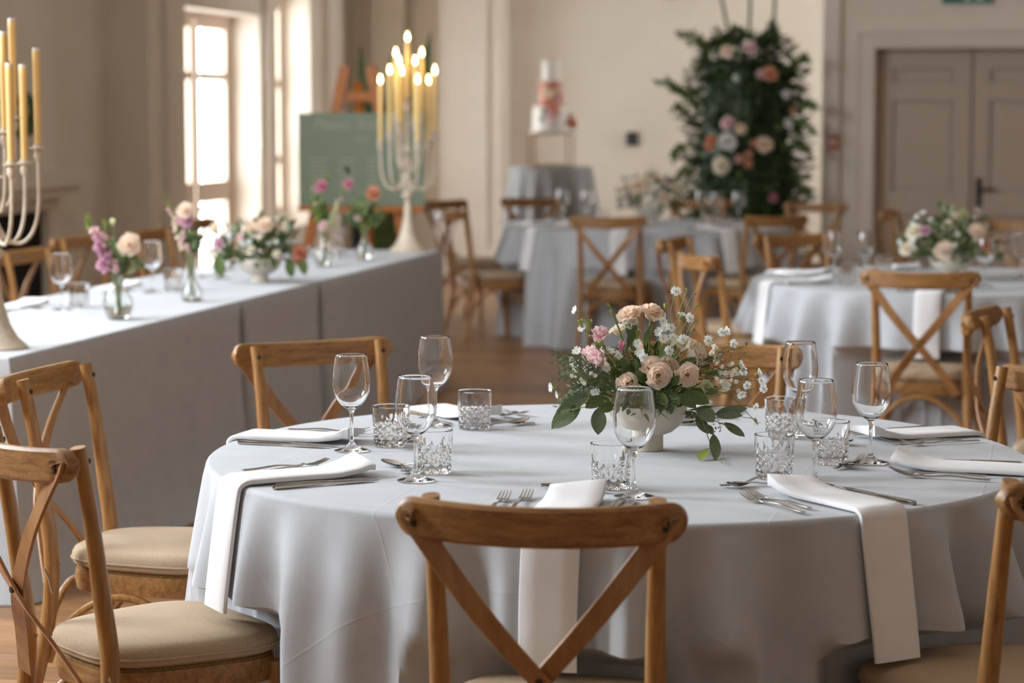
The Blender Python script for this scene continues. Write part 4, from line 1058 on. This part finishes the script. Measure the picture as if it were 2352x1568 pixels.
gf.build('fern_sprigs', M['leaf_grey'], cpz)['kind'] = 'stuff'
ol = MB()                                                  # fine olive twigs with tiny blooms
for k in range(46):
    right = k % 2
    a0 = ip(1490, 900, -.03); b0 = ip((1660 if right else 1380) + g.uniform(-60, 60), 850 + g.uniform(-70, 50), g.uniform(-.09, .05))
    path = bez([a0, a0.lerp(b0, .5) + Vector((0, 0, .03)), b0], 8); ol.tube(path, .0007, 4)
    for q in range(4, 9):
        for s_ in range(3): ol.add(leaf_mb(g.uniform(.008, .016), .0022, 0, .2, 2), leaf_mat(path[q], (g.uniform(-1, 1), g.uniform(-1, .3), g.uniform(-.2, 1)), (0, -1, .3)))
ol.build('olive_twigs', M['leaf_olive'], cpz)['kind'] = 'stuff'
wx = MB()
for k in range(60):
    px = random.choice((g.uniform(1310, 1400), g.uniform(1640, 1700))); py = g.uniform(815, 880) if px < 1500 else g.uniform(830, 900)
    wx.add(star_mb(.0055, k), Matrix.Translation(ip(px, py, g.uniform(-.10, .0))) @ quat_to((g.uniform(-.6, .6), -1, g.uniform(-.3, .8))))
wx.build('wax_flowers', M['cream'], cpz)['kind'] = 'stuff'
sd = MB()
for (px, py) in ((1625, 945), (1615, 965), (1610, 975), (1648, 985), (1652, 978), (1312, 950), (1580, 960), (1590, 952), (1602, 965), (1655, 970), (1645, 975)):
    for q in range(4): c = ip(px + g.uniform(-9, 9), py + g.uniform(-9, 9), -.12); sd.lathe([(0, -.0018), (.0014, -.001), (.0016, .0005), (0, .002)], 6, tuple(c))
sd.build('seed_clusters', M['leaf_olive'], cpz)['kind'] = 'stuff'
rm = MB()                                                  # rosemary tufts over the bowl rim
for (px, py) in ((1455, 905), (1470, 925), (1525, 935), (1440, 915), (1535, 925), (1510, 930)):
    c = ip(px, py, -.11)
    for q in range(26): rm.add(leaf_mb(g.uniform(.02, .034), .003, .1, .2, 2), leaf_mat(c, (g.uniform(-1, 1), g.uniform(-1, .2), g.uniform(-.6, .9)), (0, -1, .5)))
rm.build('rosemary_tufts', M['leaf_grey'], cpz)['kind'] = 'stuff'

# ---- smaller bowls on the other tables (the photograph shows them out of focus)
def bowl_flowers(loc, label, seed, rb=.09, hb=.103, rx=.22, rz=.19, roses=(), blossoms=26, leafn=260, droop=()):
    g = random.Random(seed); t = thing('flower_bowl', label, 'flower arrangement', loc)
    bowl_mb(rb, hb).build('bowl', M['bowl'], t)
    f = MB(); spray_stuff(f, Vector((0, 0, hb)), rx * .82, rx * .6, rz * .75, leafn, .05, .022, g, -.12, .15); f.build('foliage', M['leaf'], t)['kind'] = 'stuff'
    f = MB(); spray_stuff(f, Vector((0, 0, hb)), rx, rx * .7, rz, leafn // 3, .05, .02, g, -.1, .7); f.build('light_foliage', M['leaf_grey'], t)['kind'] = 'stuff'
    for i, (dx, dz, r, col, dy) in enumerate(roses):
        d = Vector((dx, dy * 1.3 - .02, dz - hb * .5)).normalized(); d = (d + Vector((0, -.5, .1))).normalized()
        put('rose', rose_me(col, i % 3), t, Matrix.Translation((dx, dy, dz)) @ quat_to(d, roll=i) @ Matrix.Scale(r, 4))
    for i in range(blossoms):
        a = g.random() * 2 * PI; z = g.uniform(.1, 1); q = math.sqrt(1 - z * z); k = g.uniform(.8, 1.1)
        d = Vector((q * math.cos(a), q * math.sin(a) * .7, z)); p = Vector((d.x * rx * k, d.y * rx * k, hb + d.z * rz * k))
        put('blossom', star_me(i % 4), t, Matrix.Translation(p) @ quat_to(d + Vector((0, -.6, 0)), roll=i) @ Matrix.Scale(.014, 4))
    for (dx, dz, L, ang) in droop:
        put('leaf', leaf_me('oval', 1)('leaf'), t, leaf_mat((dx, -.08, dz), (math.sin(ang), -.25, -math.cos(ang)), (0, -1, .4), L))
    return t
p = at(597, 648, ZT)
bowl_flowers((p.x, p.y, ZT + .001), 'cream footed bowl of peach and mauve flowers on the long table', 51, .097, .105, .21, .19,
             [(.03, .24, .042, 'peach', -.06), (-.02, .23, .038, 'peach', .0), (.06, .25, .034, 'peach', .02), (-.165, .165, .032, 'mauve', -.06), (.175, .13, .036, 'coral', -.07), (.17, .10, .028, 'coral', -.05), (-.19, .23, .03, 'peach', .0), (-.02, .15, .018, 'cream', -.14), (.09, .13, .018, 'cream', -.14), (-.07, .2, .016, 'pink', -.12)],
             24, 300, [(.14, .115, .09, .1), (.19, .12, .085, .25), (-.17, .135, .10, -.05), (-.16, .11, .08, 0)])
p = at(2183, 642, ZT)
bowl_flowers((2.0 - .02, 10.62, ZT + .001), 'cream footed bowl of peach and cream flowers on the table before the doors', 52, .10, .11, .24, .21,
             [(-.055, .135, .042, 'peach', -.12), (.09, .21, .042, 'peach', -.1), (.125, .16, .036, 'coral', -.09), (.02, .27, .03, 'cream', 0), (-.13, .22, .024, 'mauve', -.08), (-.17, .21, .036, 'cream', -.05), (-.2, .14, .034, 'cream', -.06), (.2, .17, .03, 'peach', -.02), (.05, .29, .026, 'lime', .0), (-.03, .24, .028, 'cream', -.06)], 34, 300)
p = at(1500, 523, ZT)
bowl_flowers((p.x + .01, 15.98, ZT + .001), 'cream footed bowl of white and blush flowers on the table by the flower pillar', 53, .10, .11, .25, .24,
             [(.0, .31, .055, 'cream', -.08), (-.08, .25, .05, 'peach', -.1), (-.16, .23, .05, 'cream', -.05), (-.03, .2, .045, 'cream', -.12), (.07, .17, .04, 'peach', -.12), (.12, .28, .03, 'mauve', -.02), (.17, .22, .05, 'cream', -.02), (.04, .28, .04, 'peach', -.02)], 30, 260)

# ---- bud vases on the long table and mantel
def vase(loc, label, prof, water_h, build, seed):
    t = thing('bud_vase', label, 'vase', loc)
    out = [(p.x, p.y) for p in spline([(a, b, 0) for a, b in prof], 4)]; out = [(max(r, 0), z) for r, z in out]
    inn = [(max(r - .0022, .0005), max(z, .005)) for r, z in reversed(out) if r > .004]
    MB().lathe(out + inn + [(0.00001, .005)], 36).build('glass_body', M['glass'], t, True, 60)
    wp = [(max(r - .0023, .0001), max(.0052, z)) for r, z in out if z < water_h and r > .004]
    MB().lathe([(0.00001, .0052)] + wp + [(0.00001, wp[-1][1])], 28).build('water', M['water'], t, True, 60)
    g = random.Random(seed); st = MB(); fo = MB(); top = prof[-1][1]
    for kind, dx, dz, r, col in build:
        p = Vector((dx, g.uniform(-.03, .02), dz)); b0 = Vector((g.uniform(-.008, .008), g.uniform(-.008, .008), .02)); nk = Vector((dx * .06, 0, top))
        st.tube(bez([b0, nk, nk.lerp(p, .4), p], 8), .0016, 5)
        if kind == 'rose':
            d = Vector((dx * 2, -.6, dz - top)).normalized(); put('rose', rose_me(col, g.randrange(3)), t, Matrix.Translation(p) @ quat_to(d) @ Matrix.Scale(r, 4))
        elif kind == 'bud':
            d = Vector((dx, -.2, dz - top)).normalized(); put('bud', bud_me(col, 1), t, Matrix.Translation(p) @ quat_to(d) @ Matrix.Scale(r, 4))
        elif kind == 'spike':                              # a stock or delphinium spike, from tip downwards
            q0 = nk.lerp(p, .1) + Vector((dx * .12, -.01, 0)); n = 16
            for i in range(n):
                f = i / (n - 1); c = q0.lerp(p, f) + Vector((g.uniform(-.013, .013), g.uniform(-.016, .01), 0)) * (1.2 - f * .7)
                cc = col if f < .62 else ('pink' if f < .8 else 'leaf_bright')
                put('floret', lis_me(cc, i % 3), t, Matrix.Translation(c) @ quat_to((g.uniform(-1, 1), -1, .3)) @ Matrix.Scale(r * (1.15 - .6 * f), 4))
        elif kind == 'leaf':
            put('leaf', leaf_me('oval', g.randrange(3))(col), t, leaf_mat(nk, p - nk, (0, -1, .5), max(r, (p - nk).length)))
        elif kind == 'tuft':
            for _ in range(26): fo.add(leaf_mb(r * g.uniform(.6, 1.2), r * .28, .2, .2, 3), leaf_mat(p + Vector((g.uniform(-1, 1), g.uniform(-1, 1), g.uniform(-1, 1))) * r * .5, (g.uniform(-1, 1), g.uniform(-1, .5), g.uniform(-.2, 1)), (0, -1, .6)))
    st.build('stems', M['stem'], t)['kind'] = 'stuff'
    if fo.v: fo.build('foliage', M['leaf'], t)['kind'] = 'stuff'
    return t
RND = [(.0, .0), (.03, .0), (.044, .012), (.055, .045), (.050, .078), (.03, .105), (.0175, .120), (.0155, .14), (.0175, .163)]
SLIM = [(.0, .0), (.03, .0), (.042, .01), (.042, .035), (.03, .065), (.0165, .09), (.0135, .13), (.0145, .17), (.0165, .19)]
BOT = [(.0, .0), (.03, .0), (.042, .01), (.046, .04), (.036, .07), (.018, .092), (.014, .13), (.016, .17)]
def lv(px, py, label, prof, wh, build, seed):
    p = at(px, py, ZT); vase((p.x, p.y, ZT + .001), label, prof, wh, build, seed)
lv(272, 733, 'round glass bud vase with pink flower spike and peach rose on the long table', RND, .10,
   [('spike', -.105, .375, .019, 'mauve'), ('spike', -.05, .355, .014, 'pink'), ('rose', .045, .27, .036, 'peach'), ('bud', -.01, .345, .014, 'lime'), ('bud', -.07, .32, .011, 'pink'), ('leaf', -.02, .30, .1, 'leaf'), ('leaf', .09, .22, .08, 'leaf_olive'), ('leaf', .02, .23, .07, 'leaf_dark'), ('tuft', .05, .205, .04, 'leaf'), ('tuft', .0, .2, .035, 'leaf'), ('tuft', .08, .195, .03, 'leaf')], 3)
lv(441, 692, 'slim-necked glass bud vase with mauve bloom and wispy stems on the long table', SLIM, .07,
   [('rose', -.01, .32, .028, 'mauve'), ('rose', -.015, .36, .03, 'peach'), ('spike', -.105, .42, .01, 'cream'), ('spike', -.06, .38, .010, 'pink'), ('bud', .04, .36, .01, 'leaf_bright'), ('leaf', .02, .26, .09, 'leaf_dark'), ('leaf', -.01, .25, .09, 'leaf_dark'), ('tuft', .01, .235, .045, 'leaf'), ('tuft', -.01, .27, .03, 'leaf')], 4)
lv(745, 612, 'glass bottle vase with tall green stems and a red-pink bloom on the long table', BOT, .06,
   [('rose', -.01, .39, .027, 'rosepink'), ('spike', -.06, .44, .010, 'leaf_bright'), ('spike', .10, .38, .013, 'lime'), ('bud', .015, .42, .016, 'leaf_bright'), ('rose', -.03, .30, .02, 'peach'), ('rose', .0, .20, .022, 'pink'), ('leaf', -.02, .32, .1, 'leaf'), ('tuft', -.02, .28, .045, 'leaf'), ('tuft', .0, .24, .04, 'leaf'), ('tuft', -.04, .33, .03, 'leaf')], 5)
lv(838, 597, 'glass bottle vase with coral rose and one leaning stem on the long table', BOT, .09,
   [('rose', .045, .335, .034, 'coral'), ('rose', -.075, .385, .024, 'rosepink'), ('bud', -.08, .44, .022, 'leaf'), ('leaf', -.10, .22, .1, 'leaf_dark'), ('leaf', .1, .24, .1, 'leaf_dark'), ('tuft', .03, .23, .06, 'leaf'), ('tuft', -.02, .25, .055, 'leaf'), ('tuft', .06, .20, .05, 'leaf'), ('tuft', .0, .29, .04, 'leaf'), ('rose', -.03, .22, .018, 'pink')], 6)
mp_ = W2(-5.87, 13.37)
vase((mp_[0], mp_[1], 1.141), 'slim glass vase with dark greenery on the mantel shelf', SLIM, .07, [('rose', .0, .37, .035, 'peach'), ('tuft', .0, .33, .06, 'leaf'), ('tuft', .01, .25, .06, 'leaf'), ('tuft', -.01, .42, .05, 'leaf'), ('leaf', .02, .5, .1, 'leaf_dark')], 8)

# ================================================================== SIGN ON EASEL
EB = at_y(831, 364, 15.5); ez = thing('easel', 'orange pine A-frame easel standing beyond the long table', 'easel', (EB.x, EB.y, 0), rad(-8))
def eleg(x0, x1, y0, y1, z1, name='leg', w=.055):
    MB().ribbon([(x0, y0, 0), (x1, y1, z1)], (1, 0, 0), w, .03).build(name, M['easel'], ez, False)
eleg(-.50, -.125, -.0, .08, 1.81, w=.07); eleg(.41, .045, -.0, .08, 1.81, w=.07); eleg(-.05, -.045, .62, .10, 1.70, 'rear_leg', .065)
MB().box((-.42, -.05, .86), (.42, .03, .895)).build('ledge', M['easel'], ez, False)
MB().box((-.12, .07, 1.58), (.12, .10, 1.64)).build('cross_bar', M['easel'], ez, False)
sg = thing('seating_plan_sign', 'sage green landscape board with pale handwriting resting on the easel', 'sign', (EB.x, EB.y, .897), rad(-8))
lean = Matrix.Rotation(rad(-4), 4, 'X')
bd = MB().box((-.42, -.02, .0), (.42, -.012, .607)).build('board', M['sign'], sg, False)
def text(body, x, z, size, shear=.35):
    c = bpy.data.curves.new('t', 'FONT'); c.body = body; c.size = size; c.shear = shear; c.align_x = 'CENTER'; c.extrude = .0004
    o = bpy.data.objects.new('t', c); COL.objects.link(o); dg = bpy.context.evaluated_depsgraph_get()
    me = bpy.data.meshes.new_from_object(o.evaluated_get(dg)); bpy.data.objects.remove(o)
    me.materials.clear(); me.materials.append(M['sign_ink'])
    q = link('lettering', me, sg); q.location = (x, -.0212, z); q.rotation_euler = (PI / 2, 0, 0)
text('Please find your', 0, .50, .10); text('seat', 0, .425, .055)
for cxx in (-.29, -.1, .1, .29):                           # columns of names, too small to read: ruled rows
    for k in range(8): MB().box((cxx - .045 - .01 * (k % 3), -.0208, .09 + k * .03), (cxx + .04 + .012 * ((k * 5) % 3), -.0202, .098 + k * .03)).build('name_row', M['sign_ink'], sg, False)
# tall plant behind the sign
PP = at_y(893, 300, 16.6); pt = thing('potted_plant', 'tall plant with upright dark blade leaves behind the easel', 'plant', (PP.x, PP.y, 0))
MB().lathe([(0, 0), (.14, 0), (.17, .32), (.175, .36), (.15, .36), (.14, .30), (0, .3)], 28).build('pot', M['dark_plastic'], pt)
g = random.Random(9)
for k in range(14):
    a = k * 2.4; tip = 2.10 - .09 * (k % 4) - (.0 if k < 4 else .35)
    put('leaf', lib(('sn', k % 3), lambda: leaf_mb(1, .075, (-.02, .05, .02)[k % 3], .3, 10).mesh('leaf', M['leaf'])), pt, leaf_mat((.05 * math.cos(a), .05 * math.sin(a), .3), (.14 * math.cos(a), .06 * math.sin(a), 1), (0, -1, 0), tip - .3))
# black speaker cabinet behind the easel
SPK = at_y(872, 530, 17.6); sp = thing('loudspeaker', 'black floor loudspeaker cabinet behind the easel', 'speaker', (SPK.x, SPK.y, 0), ROT_ROOM)
MB().box((-.17, -.15, .02), (.17, .15, .86)).build('cabinet', M['dark_plastic'], sp, False)
MB().box((-.15, -.156, .06), (.15, -.15, .82)).build('grille', M['black'], sp, False)
MB().box((-.12, -.12, 0), (.12, .12, .02)).build('foot', M['black'], sp, False)

# ================================================================== CAKE TABLE AND CAKE
KC = at_y(1265, 382, 19.0); KZ = KC.z
kt = thing('cake_table', 'small tall round table hidden under the dark grey cake cloth', 'table', (KC.x, KC.y, 0))
MB().lathe([(0, KZ - .03), (.32, KZ - .03), (.32, KZ - .006), (0, KZ - .006)], 36).build('tabletop', M['easel'], kt); MB().tube([(0, 0, .02), (0, 0, KZ - .03)], .03, 12).build('pole', M['iron'], kt); MB().lathe([(0, 0), (.25, 0), (.25, .015), (.03, .03), (0, .03)], 24).build('base', M['iron'], kt)
mb = MB(); mb.uv = []; rows = []; n = 120
for q, (r, z) in enumerate([(.1, KZ), (.25, KZ), (.325, KZ), (.333, KZ - .004), (.336, KZ - .012)] + [(.338 + .10 * k / 12, KZ - .012 - (KZ - .018) * k / 12) for k in range(1, 13)]):
    k = max(0, q - 4) / 12; row = []
    for j in range(n):
        th = 2 * PI * j / n; rr_ = r + .022 * min(1, k * 3) * math.cos(13 * th + 1.1 * math.sin(3 * th)); row.append((rr_ * math.cos(th), rr_ * math.sin(th), z)); mb.uv.append((r * math.cos(th), r * math.sin(th)))
    rows.append(row)
mb.rings(rows, cap=False); mb.f.append(tuple(reversed(range(n)))); o = mb.build('tablecloth', M['cloth_cake'], None, True, 60); o.data.flip_normals(); o.location = (KC.x, KC.y, 0); tag(o, 'dark grey cloth on the tall round cake table by the alcove wall', 'tablecloth')
cs = thing('cake_stand', 'square brass wire-frame cake stand on the cake table', 'cake stand', (KC.x, KC.y, KZ + .001), rad(8)); a_ = .155; h_ = .262
for sx in (-1, 1):
    for sy in (-1, 1): MB().box((sx * a_ - .006, sy * a_ - .006, 0), (sx * a_ + .006, sy * a_ + .006, h_)).build('post', M['gold'], cs, False)
for z in (.006, h_):
    for s in (-1, 1):
        MB().box((-a_, s * a_ - .006, z - .006), (a_, s * a_ + .006, z + .006)).build('bar', M['gold'], cs, False); MB().box((s * a_ - .006, -a_, z - .006), (s * a_ + .006, a_, z + .006)).build('bar', M['gold'], cs, False)
MB().box((-a_, -a_, h_ + .006), (a_, a_, h_ + .016)).build('top_plate', M['icing'], cs, False); MB().box((-a_, -a_, .0), (a_, a_, .008)).build('base_plate', M['gold'], cs, False)
ck = thing('wedding_cake', 'three-tier wedding cake with gold painted middle tier and flower trail', 'cake', (KC.x, KC.y, KZ + .0168 + h_))
def tier(r, z0, z1, mat): MB().lathe([(0, z0), (r, z0), (r, z1 - .006), (r - .002, z1 - .002), (r - .008, z1), (0, z1)], 40).build('tier', M[mat], ck)
tier(.145, 0, .20, 'icing'); tier(.098, .20, .40, 'icing_gold'); tier(.068, .40, .565, 'icing')
g = random.Random(12)
for i, (dx, dy, dz, r, col) in enumerate(((-.03, -.13, .23, .035, 'coral'), (.02, -.15, .19, .035, 'coral'), (.0, -.15, .13, .038, 'pink'), (.05, -.14, .14, .03, 'peach'), (.05, -.11, .26, .025, 'mauve'), (-.05, -.14, .16, .02, 'leaf'), (-.07, -.12, .10, .02, 'leaf'), (.17, -.05, .065, .036, 'coral'), (.15, -.04, .11, .03, 'pink'), (.178, -.06, .032, .018, 'leaf'), (.0, -.11, .30, .022, 'cream'))):
    put('sugar_flower', rose_me(col, i % 3), ck, Matrix.Translation((dx, dy + .0, dz)) @ quat_to((dx, -1, .3)) @ Matrix.Scale(r, 4))

# ================================================================== FLOWER PILLAR
FPc = at_y(1712, 470, 18.0); fpz = thing('flower_pillar', 'tall pillar of dark foliage with scattered pink and white roses by the alcove', 'flower arrangement', (FPc.x, FPc.y, 0))
MB().lathe([(0, 0), (.22, 0), (.22, .03), (.05, .05), (.04, .8), (.04, 1.6), (0, 1.6)], 20).build('stand', M['dark_plastic'], fpz)
g = random.Random(21); K = 18.0 / F_PX
fo = MB(); fo2 = MB()
prof = [(.0, .40), (.3, .42), (.6, .42), (.9, .46), (1.1, .47), (1.35, .44), (1.6, .44), (1.8, .42), (1.95, .36), (2.08, .22)]
def prad(z):
    for (z0, r0), (z1, r1) in zip(prof, prof[1:]):
        if z0 <= z <= z1: return r0 + (r1 - r0) * (z - z0) / (z1 - z0)
    return .2
core = MB(); core.rings([[((prad(z) * .72 + .04 * math.sin(5 * a * PI / 12 + z * 9)) * math.cos(a * PI / 12), (prad(z) * .5 + .03 * math.sin(7 * a * PI / 12)) * math.sin(a * PI / 12), z) for a in range(24)] for z in [k * .1 for k in range(20)]])
core.build('dark_core', M['leaf_dark'], fpz)  # dark filler body added inside the pillar so no light shows between leaves
for k in range(5200):
    z = g.uniform(.02, 2.1); a = g.random() * 2 * PI; r = prad(z) * math.sqrt(g.uniform(.05, 1)) * g.uniform(.85, 1.08)
    d = Vector((math.cos(a), math.sin(a), g.uniform(-.4, .8))).normalized()
    (fo if k % 4 else fo2).add(leaf_mb(g.uniform(.07, .13), g.uniform(.03, .05), .2, .2, 2), leaf_mat((r * math.cos(a), r * math.sin(a) * .75, z), d + Vector((g.uniform(-.5, .5), g.uniform(-.5, .5), g.uniform(-.5, .5))), (g.uniform(-1, 1), g.uniform(-1, 1), 1)))
def spray(px0, py0, px1, py1, n=26):
    a = at_y(px0, py0, 17.8) - Vector((FPc.x, FPc.y, 0)); b = at_y(px1, py1, 17.7) - Vector((FPc.x, FPc.y, 0)); path = bez([a, a.lerp(b, .5) + Vector((0, 0, .05)), b], 10)
    fo2.tube(path, .004, 4)
    for q in range(n):
        p = path[2 + q % 9]; fo2.add(leaf_mb(g.uniform(.05, .085), .03, .2, .2, 2), leaf_mat(p, (b - a).normalized() + Vector((g.uniform(-1, 1), g.uniform(-.6, .3), g.uniform(-1, 1))) * .8, (0, -1, .6)))
for s_ in ((1600, 230, 1512, 190), (1600, 250, 1545, 200), (1640, 110, 1565, 82), (1650, 130, 1590, 100), (1600, 280, 1555, 250), (1580, 330, 1548, 360), (1800, 160, 1850, 135), (1810, 250, 1868, 245), (1800, 290, 1865, 300), (1780, 100, 1775, 62), (1810, 330, 1850, 345), (1590, 390, 1560, 410), (1800, 400, 1855, 440)): spray(*s_)
fo.build('foliage', M['leaf_dark'], fpz)['kind'] = 'stuff'; fo2.build('leaf_sprays', M['leaf'], fpz)['kind'] = 'stuff'
for i, (px, py, rp, col) in enumerate(((1672, 285, 18, 'pink'), (1702, 297, 14, 'peach'), (1670, 327, 22, 'whitef'), (1634, 325, 15, 'coral'), (1630, 338, 12, 'coral'), (1755, 335, 20, 'peach'), (1732, 330, 10, 'coral'), (1657, 382, 22, 'cream'), (1700, 365, 10, 'coral'), (1718, 378, 11, 'coral'), (1720, 355, 9, 'coral'), (1768, 172, 18, 'coral'), (1748, 172, 13, 'pink'), (1723, 110, 15, 'pink'), (1670, 118, 14, 'peach'), (1695, 368, 10, 'pink'), (1804, 218, 11, 'whitef'), (1810, 285, 11, 'whitef'), (1820, 255, 8, 'coral'), (1776, 455, 12, 'rosepink'), (1690, 180, 8, 'whitef'))):
    p = at_y(px, py, 17.62) - Vector((FPc.x, FPc.y, 0)); put('rose', rose_me(col, i % 3), fpz, Matrix.Translation(p) @ quat_to((p.x * .6, -1, .3), roll=i) @ Matrix.Scale(rp * K * .84, 4))
for (x0, y0, x1, y1) in ((1672, 75, 1650, -30), (1720, 80, 1722, -30), (1775, 70, 1780, -30), (1690, 330, 1700, 180)):
    a = at_y(x0, y0, 17.7) - Vector((FPc.x, FPc.y, 0)); b = at_y(x1, y1, 17.8) - Vector((FPc.x, FPc.y, 0)); MB().tube(bez([a, a.lerp(b, .6) + Vector((.01, 0, 0)), b], 6), .013, 8).build('pale_stem', M['leaf_grey'], fpz)
